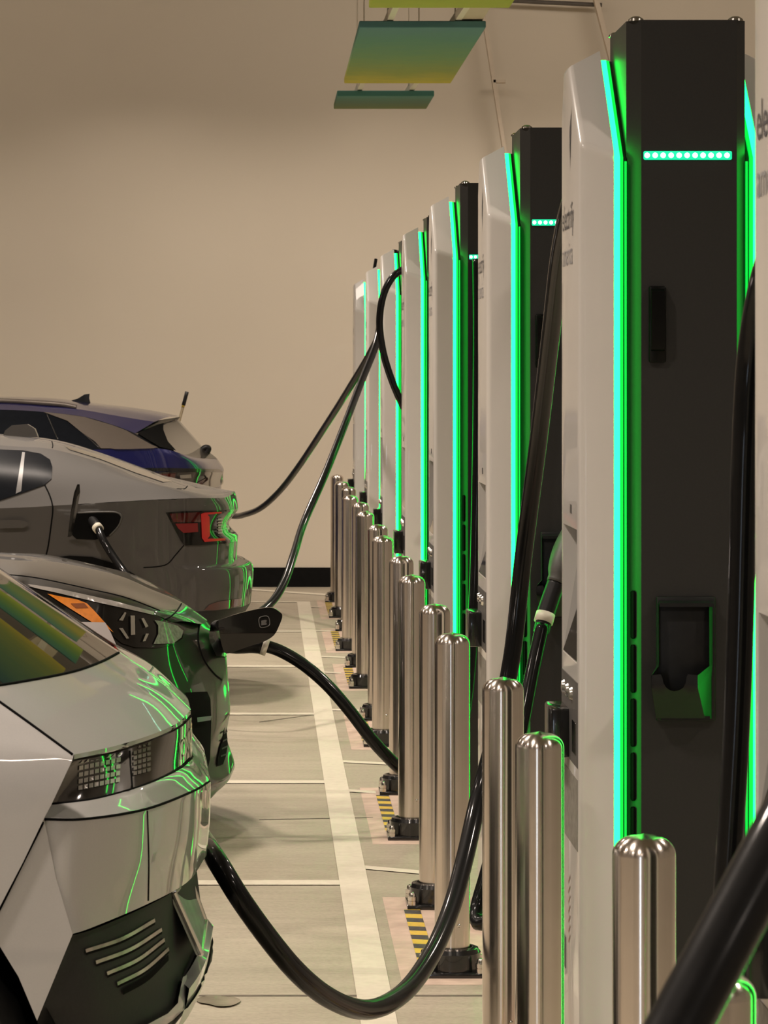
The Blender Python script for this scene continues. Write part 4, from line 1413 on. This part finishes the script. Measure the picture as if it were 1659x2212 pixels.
ic = smooth_loop([(560, 1335), (575, 1331), (581, 1337), (582, 1349), (576, 1354), (564, 1356), (560, 1350)], 4)
ring_pts = [fs.hit(x, y, 0.003) for x, y in ic]
ring_pts = [p for p in ring_pts if p is not None]
if len(ring_pts) > 5:
    c.part('plug_symbol', merge(tube(ring_pts + ring_pts[:1], 0.0018, 6, raw=True), fs.decal([(564, 1341), (572, 1339), (577, 1340), (574, 1342), (577, 1344), (573, 1345), (577, 1348), (574, 1350), (564, 1351)], 4, 0.003)), 'panel_grey', False, flap, False)
hn = c.part('flap_hinge', tube([P(466, 1352, 12.1), P(476, 1350, 12.02)], 0.02, 10, n=4), 'black_plastic', False, surf=False)
tp = thing('connector', 'black connector plugged into the nose of dark graphite car, pale ring below charge flap', 'charging connector', tuple(P(520, 1400, 12.12)))
link_mesh('handle', *tube([P(478, 1392, 12.14), P(510, 1395, 12.12), P(545, 1394, 12.11), P(568, 1396, 12.1)], 0.030, 14, n=16), 'black_plastic', tp)
link_mesh('ring', *tube([P(566, 1395, 12.1), P(578, 1399, 12.1)], 0.0335, 16, n=3, raw=True), 'ring', tp)

# ---------- mid grey fastback
c = Car('fastback_car', 'mid grey fastback car with red lamps, backed in, cable plugged in its rear quarter', (-2.4, 17.7, 0), 17.7)
d6 = [16.8, 16.8, 16.8, 16.81, 16.88, 17.15, 17.7]


def gr(*p):
    return row(p, d6)


A = gr((-300, 1100), (0, 1098), (150, 1090), (300, 1081), (420, 1076), (482, 1075), (509, 1065))
A2 = gr((-300, 1108), (0, 1106), (150, 1099), (300, 1092), (420, 1089), (488, 1088), (512, 1080))
Bm = gr((-300, 1118), (0, 1117), (150, 1112), (300, 1106), (420, 1103), (491, 1101), (514, 1098))
B2 = gr((-300, 1121), (0, 1121), (150, 1116), (300, 1112), (420, 1109), (490, 1108), (511, 1105))
Cn = gr((-300, 1142), (0, 1142), (150, 1142), (300, 1142), (418, 1142), (476, 1140), (494, 1131))
C5 = gr((-300, 1160), (0, 1160), (150, 1160), (300, 1162), (419, 1166), (488, 1162), (512, 1153))
D = gr((-300, 1175), (0, 1175), (150, 1175), (300, 1178), (420, 1180), (491, 1175), (514, 1160))
E = gr((-300, 1215), (0, 1215), (150, 1214), (300, 1215), (422, 1216), (490, 1213), (512, 1202))
E2 = gr((-300, 1222), (0, 1222), (150, 1221), (300, 1223), (428, 1226), (496, 1222), (518, 1207))
Fm = gr((-300, 1232), (0, 1232), (150, 1232), (300, 1233), (436, 1234), (512, 1227), (543, 1215))
Gm = gr((-300, 1265), (0, 1265), (150, 1265), (300, 1267), (442, 1268), (517, 1262), (547, 1246))
Hm = gr((-300, 1318), (0, 1318), (150, 1318), (300, 1320), (440, 1320), (514, 1312), (541, 1303))
Im = gr((-300, 1350), (0, 1350), (150, 1350), (300, 1352), (430, 1350), (498, 1340), (525, 1330))
Jm = [v + Vector((-0.06, 0.08, -0.12)) for v in Im]
c.part('rear_body', loft([A, A2, Bm, B2, Cn, C5, D, E, E2, Fm, Gm, Hm], 84, 90), 'grey_paint')
c.part('lower_cladding', loft([Hm, Im, Jm], 50, 10), 'cladding')
U0 = gr((-300, 1100), (0, 1098), (150, 1090), (300, 1081), (420, 1076), (482, 1075), (509, 1065))
dr = [17.1, 17.1, 17.12, 17.16, 17.15, 17.3, 17.7]
RE = row([(-300, 935), (0, 962), (110, 970), (220, 1000), (330, 1040), (440, 1068), (502, 1066)], dr)
RC = row([(-300, 916), (0, 939), (114, 952), (211, 979), (300, 1009), (401, 1049), (508, 1064)], [17.7] * 7)
md = [(a * 0.5 + b * 0.5) + Vector((0, -0.03, 0.01)) for a, b in zip(U0, RE)]
c.part('rear_quarter', loft([U0, md, RE], 60, 16), 'grey_paint')
m2 = [(a * 0.45 + b * 0.55) + Vector((0, 0, 0.018 * (1 - i / 6))) for i, (a, b) in enumerate(zip(RE, RC))]
c.part('roof', loft([RE, m2, RC], 60, 12), 'grey_paint')
# cabin and nose out of frame
x0 = A[0].x
bl_ = W((-4.15, 17.0, 0.86), (-3.4, 16.83, 0.98), (-2.7, 16.81, 1.0), tuple(A[0]))
re_ = W((-4.15, 17.02, 0.87), (-3.35, 17.1, 1.18), (-2.75, 17.1, 1.42), tuple(RE[0]))
rc_ = W((-4.2, 17.7, 0.92), (-3.5, 17.7, 1.2), (-2.75, 17.7, 1.46), tuple(RC[0]))
c.part('front_side_window', loft([bl_, re_], 20, 8), 'glass', surf=False)
c.part('windscreen', loft([re_, rc_], 20, 8), 'glass', surf=False)
sd = []
for z, y in ((0.98, 16.82), (0.86, 16.78), (0.6, 16.77), (0.35, 16.8), (0.2, 16.86)):
    sd.append(W((-4.55, y + 0.35, min(z, 0.72)), (-4.3, y + 0.1, min(z, 0.84)), (-3.4, y, z), (-2.7, y, z), (x0, y + 0.01, z + (0.05 if z > 0.95 else 0))))
c.part('front_side', loft(sd, 20, 14), 'grey_paint', surf=False)
c.part('nose', loft([W((-4.15, 17.0, 0.87), (-4.2, 17.7, 0.92)), W((-4.55, 17.2, 0.72), (-4.65, 17.7, 0.74)), W((-4.6, 17.2, 0.2), (-4.7, 17.7, 0.2))], 10, 12, False), 'grey_paint', surf=False)
wx = (182 - VX) * 16.85 / F
for x in (wx, wx - 2.73):
    c.wheel(x, 16.81, 0.34, 0.22)
    c.wheel(x, 2 * 17.7 - 16.81, 0.34, 0.22, sgn=-1)
# details
c.lay('side_window', c.s.decal([(-120, 958), (0, 972), (50, 974), (88, 981), (108, 994), (113, 1010), (111, 1035), (96, 1048), (40, 1068), (0, 1081), (-120, 1095)], 12, 0.004), 'glass_side')
c.lay('window_post', c.s.decal([(48, 978), (54, 979), (46, 1062), (34, 1068)], 10, 0.006), 'panel_grey')
c.lay('rear_window', c.s.decal([(140, 964), (205, 981), (290, 1009), (372, 1041), (352, 1042), (290, 1021), (215, 992), (150, 972)], 12, 0.003), 'glass')
for g_ in (c.s.line([(97, 1048), (108, 1072), (114, 1097), (111, 1130), (104, 1180), (97, 1208)], 0.004), c.s.line([(397, 1178), (378, 1200), (362, 1218), (340, 1224), (310, 1226)], 0.003),
                         c.s.line([(112, 953), (114, 962), (113, 968)], 0.003), c.s.line([(382, 1056), (398, 1056), (405, 1050)], 0.003)):
    c.lay('panel_gap', g_, 'seam')
tl = c.lay('tail_lamp', c.s.decal([(358, 1107), (400, 1104), (455, 1103), (490, 1102), (512, 1100), (512, 1108), (500, 1116), (492, 1135), (498, 1152), (511, 1158), (512, 1168), (490, 1174), (430, 1178), (398, 1178), (390, 1168)], 6, 0.004), 'lamp_black', label='black and red wrap-around tail lamp')
c.lay('red_block', c.s.decal([(378, 1131), (425, 1130), (426, 1149), (395, 1151), (384, 1141)], 6, 0.008), 'red_mid', tl)
c.lay('red_field', c.s.decal([(366, 1110), (430, 1106), (432, 1127), (374, 1128)], 6, 0.007), 'red_lens', tl)
c.lay('red_bracket', c.s.decal([(432, 1110), (440, 1107), (476, 1105), (476, 1108), (446, 1111), (450, 1116), (451, 1158), (446, 1164), (484, 1164), (484, 1168), (440, 1171), (434, 1162)], 4, 0.008), 'red_bright', tl)
for y in (1119, 1126, 1132, 1138, 1145, 1152):
    c.lay('lamp_bar', c.s.decal([(468, y), (478, y - 1), (479, y + 2), (469, y + 3)], 3, 0.008), 'pixel', tl)
c.lay('reflector', c.s.decal([(440, 1318), (452, 1306), (472, 1299), (515, 1293), (522, 1292), (521, 1306), (500, 1313), (466, 1318)], 6, 0.004), 'red_lens')
pt = c.lay('charge_port', c.s.decal([(158, 1110), (180, 1107), (235, 1106), (256, 1109), (262, 1118), (254, 1138), (236, 1158), (205, 1166), (165, 1164), (155, 1155)], 8, 0.004), 'seam', label='black charge port recess')
c.lay('port_rim', c.s.line([(168, 1108), (235, 1106), (256, 1109), (262, 1118), (254, 1138), (236, 1157)], 0.006), 'grey_plastic', pt)
fo = [P(167, 1046, 16.45), P(168, 1064, 16.52), P(160, 1110, 16.62), P(150, 1158, 16.76), P(146, 1160, 16.78), P(152, 1110, 16.66), P(160, 1064, 16.52)]
c.part('charge_flap', (fo + [p + Vector((0.012, 0.0, 0)) for p in fo], [list(range(7)), [13, 12, 11, 10, 9, 8, 7]] + [[i, (i + 1) % 7, 7 + (i + 1) % 7, 7 + i] for i in range(7)]), 'black_gloss', False, surf=False)
c.lay('wheel_arch', c.s.decal([(95, 1212), (112, 1205), (150, 1200), (200, 1203), (250, 1218), (290, 1240), (330, 1290), (330, 1300), (200, 1300), (95, 1300)], 14, 0.006), 'seam')
c.lay('door_handle', c.s.decal([(0, 1124), (40, 1122), (58, 1127), (62, 1134), (52, 1140), (0, 1141)], 6, 0.018), 'grey_paint')
fin = extrude_poly([((6 - VX) * 17.7 / F, H - (946 - VY) * 17.7 / F), ((12 - VX) * 17.7 / F, H - (930 - VY) * 17.7 / F), ((26 - VX) * 17.7 / F, H - (919 - VY) * 17.7 / F), ((60 - VX) * 17.7 / F, H - (916 - VY) * 17.7 / F),
                    ((76 - VX) * 17.7 / F, H - (926 - VY) * 17.7 / F), ((83 - VX) * 17.7 / F, H - (944 - VY) * 17.7 / F)], 'y', 17.66, 17.74)
c.part('antenna_fin', fin, 'grey_paint', False, surf=False, sharp=30)
tp = thing('connector', 'black connector with pale ring plugged into mid grey car', 'charging connector', tuple(P(205, 1135, 16.72)))
link_mesh('handle', *tube([P(198, 1122, 16.82), P(205, 1132, 16.76), P(210, 1138, 16.72)], 0.026, 12, n=8), 'black_plastic', tp)
link_mesh('ring', *tube([P(209, 1138, 16.72), P(214, 1144, 16.70)], 0.0275, 16, n=3, raw=True), 'ring', tp)

# ---------- deep blue sport utility car by the far wall
c = Car('utility_car', 'deep blue car with roof rails and roof spoiler, farthest, nearest the far wall', (-2.5, 23.1, 0), 23.1)
e7 = [22.24, 22.22, 22.2, 22.2, 22.22, 22.5, 23.1]


def er(*p):
    return row(p, e7)


SB = er((-300, 985), (0, 978), (120, 974), (217, 971), (345, 969), (418, 988), (470, 992))
SC = er((-300, 994), (0, 988), (120, 985), (225, 982), (352, 983), (430, 997), (476, 1001))
SD = er((-300, 1012), (0, 1008), (120, 1008), (240, 1008), (360, 1010), (438, 1012), (483, 1013))
SE = er((-300, 1020), (0, 1018), (120, 1018), (240, 1018), (362, 1020), (438, 1022), (482, 1024))
SF = er((-300, 1058), (0, 1058), (120, 1058), (240, 1058), (358, 1060), (430, 1062), (478, 1060))
SG = er((-300, 1150), (0, 1150), (120, 1150), (240, 1150), (368, 1150), (440, 1145), (488, 1135))
SI = er((-300, 1240), (0, 1240), (120, 1240), (240, 1240), (360, 1240), (430, 1235), (475, 1225))
c.part('rear_body', loft([SB, SC, SD, SE, SF, SG, SI], 60, 50), 'blue_paint')
ro = [22.62, 22.62, 22.62, 22.62, 22.64, 22.66, 22.7]
RE = row([(-300, 866), (0, 873), (96, 878), (169, 884), (240, 896), (300, 906), (334, 911)], ro)
WT = row([(-300, 880), (0, 885), (96, 890), (180, 900), (241, 917), (272, 928), (292, 936)], [22.5, 22.5, 22.5, 22.5, 22.48, 22.46, 22.44])
RC = row([(-300, 853), (0, 857), (110, 860), (196, 870), (275, 879), (330, 887), (388, 899)], [23.1] * 7)
BLt = row([(-300, 985), (0, 978), (96, 975), (180, 972), (230, 971), (290, 970), (343, 969)], [22.24, 22.22, 22.2, 22.2, 22.2, 22.2, 22.22])
c.part('roof', loft([RC, [(a + b) / 2 + Vector((0, 0, 0.012)) for a, b in zip(RC, RE)], RE], 50, 12), 'blue_paint')
c.part('roof_side', loft([RE, WT], 50, 6, False), 'blue_paint')
c.part('side_windows', loft([WT, BLt], 50, 10, False), 'glass_side')
# rear window and spoiler
T2 = row([(292, 936), (330, 921), (384, 905)], [22.44, 22.7, 23.1])
Bt = row([(343, 969), (400, 982), (437, 964)], [22.22, 22.5, 23.1])
Gm2 = [(a + b) / 2 for a, b in zip(T2, Bt)]
c.part('rear_window', loft([T2, Gm2, Bt], 24, 12), 'glass')
B2_ = row([(345, 971), (418, 989), (470, 991)], [22.22, 22.5, 23.1])
c.part('tailgate_top', loft([Bt, B2_], 24, 6, False), 'dark_paint', surf=True)
U1 = row([(334, 911), (360, 906), (391, 900)], [22.7, 22.9, 23.1])
U2 = row([(292, 936), (330, 921), (384, 906)], [22.5, 22.7, 23.08])
c.part('spoiler_side', loft([U1, U2], 16, 5, False), 'black_gloss')
c.lay('pillar_trim', c.s.decal([(94, 891), (140, 896), (182, 902), (243, 920), (272, 931), (300, 947), (325, 961), (341, 968), (280, 970), (218, 970), (205, 955), (180, 938), (145, 910)], 10, 0.006), 'silver_trim')
for g_ in (c.s.line([(100, 893), (140, 905), (178, 935), (216, 969)], 0.006), c.s.line([(100, 892), (112, 920), (125, 950)], 0.006)):
    c.lay('window_trim', g_, 'black_gloss')
c.lay('rear_side_trim', c.s.decal([(296, 937), (330, 923), (352, 915), (352, 930), (362, 955), (380, 975), (345, 967), (320, 952)], 8, 0.006), 'seam')
ttl = c.lay('tail_lamp', c.s.decal([(335, 1022), (365, 1019), (438, 1020), (480, 1020), (478, 1052), (430, 1052), (380, 1050)], 8, 0.006), 'lamp_smoke')
c.lay('red_lens', c.s.decal([(340, 1024), (378, 1022), (376, 1034), (352, 1033)], 6, 0.010), 'red_lens', ttl)
c.lay('pale_lens', c.s.decal([(386, 1026), (410, 1024), (411, 1032), (388, 1033)], 6, 0.010), 'pixel', ttl)
c.lay('red_streak', c.s.decal([(424, 1042), (446, 1030), (448, 1035), (430, 1048)], 6, 0.010), 'red_lens', ttl)
c.lay('dark_band', c.s.decal([(300, 1011), (365, 1011), (438, 1013), (484, 1014), (482, 1021), (438, 1021), (362, 1018), (300, 1018)], 10, 0.005), 'black_gloss')
rr = [P(-280, 857, 22.7), P(0, 866, 22.68), P(60, 869, 22.66), P(130, 874, 22.65), P(165, 880, 22.64)]
c.part('roof_rail', tube(rr, 0.018, 10), 'silver_trim', True, surf=False)
fin = extrude_poly([((148 - VX) * 23.1 / F, H - (867 - VY) * 23.1 / F), ((168 - VX) * 23.1 / F, H - (861 - VY) * 23.1 / F), ((183 - VX) * 23.1 / F, H - (852 - VY) * 23.1 / F), ((194 - VX) * 23.1 / F, H - (850.5 - VY) * 23.1 / F),
                    ((193 - VX) * 23.1 / F, H - (860 - VY) * 23.1 / F), ((196 - VX) * 23.1 / F, H - (872 - VY) * 23.1 / F)], 'y', 23.07, 23.13)
c.part('antenna_fin', fin, 'black_gloss', False, surf=False, sharp=30)
c.part('wiper_motor', tube([P(436, 972, 23.05), P(444, 967, 23.05), P(450, 969, 23.05), P(447, 978, 23.05)], 0.022, 10), 'black_plastic', False, surf=False)
em = P(480, 1012, 23.1)
c.part('round_emblem', xf(lathe([(0, 0.012), (0.045, 0.011), (0.055, 0.004), (0.06, 0)], 24), Matrix.Translation((em.x - 0.004, 23.1, em.z - 0.06)) @ Matrix.Rotation(math.pi / 2, 4, 'Y')), 'chrome', False, surf=False)
# front out of frame
x0 = SB[0].x
sd = []
for z, y in ((1.13, 22.25), (0.95, 22.2), (0.6, 22.2), (0.25, 22.26)):
    sd.append(W((-4.75, y + 0.35, min(z, 0.85)), (-4.4, y + 0.1, min(z, 0.98)), (-3.7, y, z), (x0, y + 0.01, z)))
c.part('front_side', loft(sd, 16, 12), 'blue_paint', surf=False)
bl_ = W((-4.1, 22.35, 1.05), (-3.6, 22.25, 1.13), tuple(BLt[0]))
w_ = W((-4.05, 22.4, 1.06), (-3.45, 22.5, 1.42), tuple(WT[0]))
r_ = W((-4.1, 23.1, 1.1), (-3.5, 23.1, 1.5), tuple(RC[0]))
c.part('front_side_window', loft([bl_, w_], 16, 6), 'glass', surf=False)
c.part('windscreen', loft([w_, r_], 16, 6), 'glass', surf=False)
c.part('nose', loft([W((-4.1, 22.4, 1.06), (-4.1, 23.1, 1.1)), W((-4.75, 22.55, 0.85), (-4.85, 23.1, 0.9)), W((-4.8, 22.55, 0.25), (-4.9, 23.1, 0.25))], 10, 12, False), 'blue_paint', surf=False)
for x in ((160 - VX) * 22.2 / F, (160 - VX) * 22.2 / F - 2.77):
    c.wheel(x, 22.24, 0.36, 0.24)
    c.wheel(x, 2 * 23.1 - 22.24, 0.36, 0.24, sgn=-1)
# marker pole between the blue car and the wall
d = 25.2
a, b = P(404, 846, d), P(383, 925, d)
dr_ = (b - a).normalized()
foot = a + dr_ * (a.z / -dr_.z)
t = thing('marker_pole', 'slim leaning marker pole with black tip and yellow band behind the blue car', 'pole', tuple(foot))
link_mesh('shaft', *tube([foot, a + dr_ * 0.118], 0.011, 10, n=4), 'pole', t)
link_mesh('yellow_band', *tube([a + dr_ * 0.125, a + dr_ * 0.105], 0.0125, 10, n=3, raw=True), 'pole_band', t)
link_mesh('tip', *tube([a + dr_ * 0.11, a], 0.0155, 10, n=4), 'pole_tip', t)
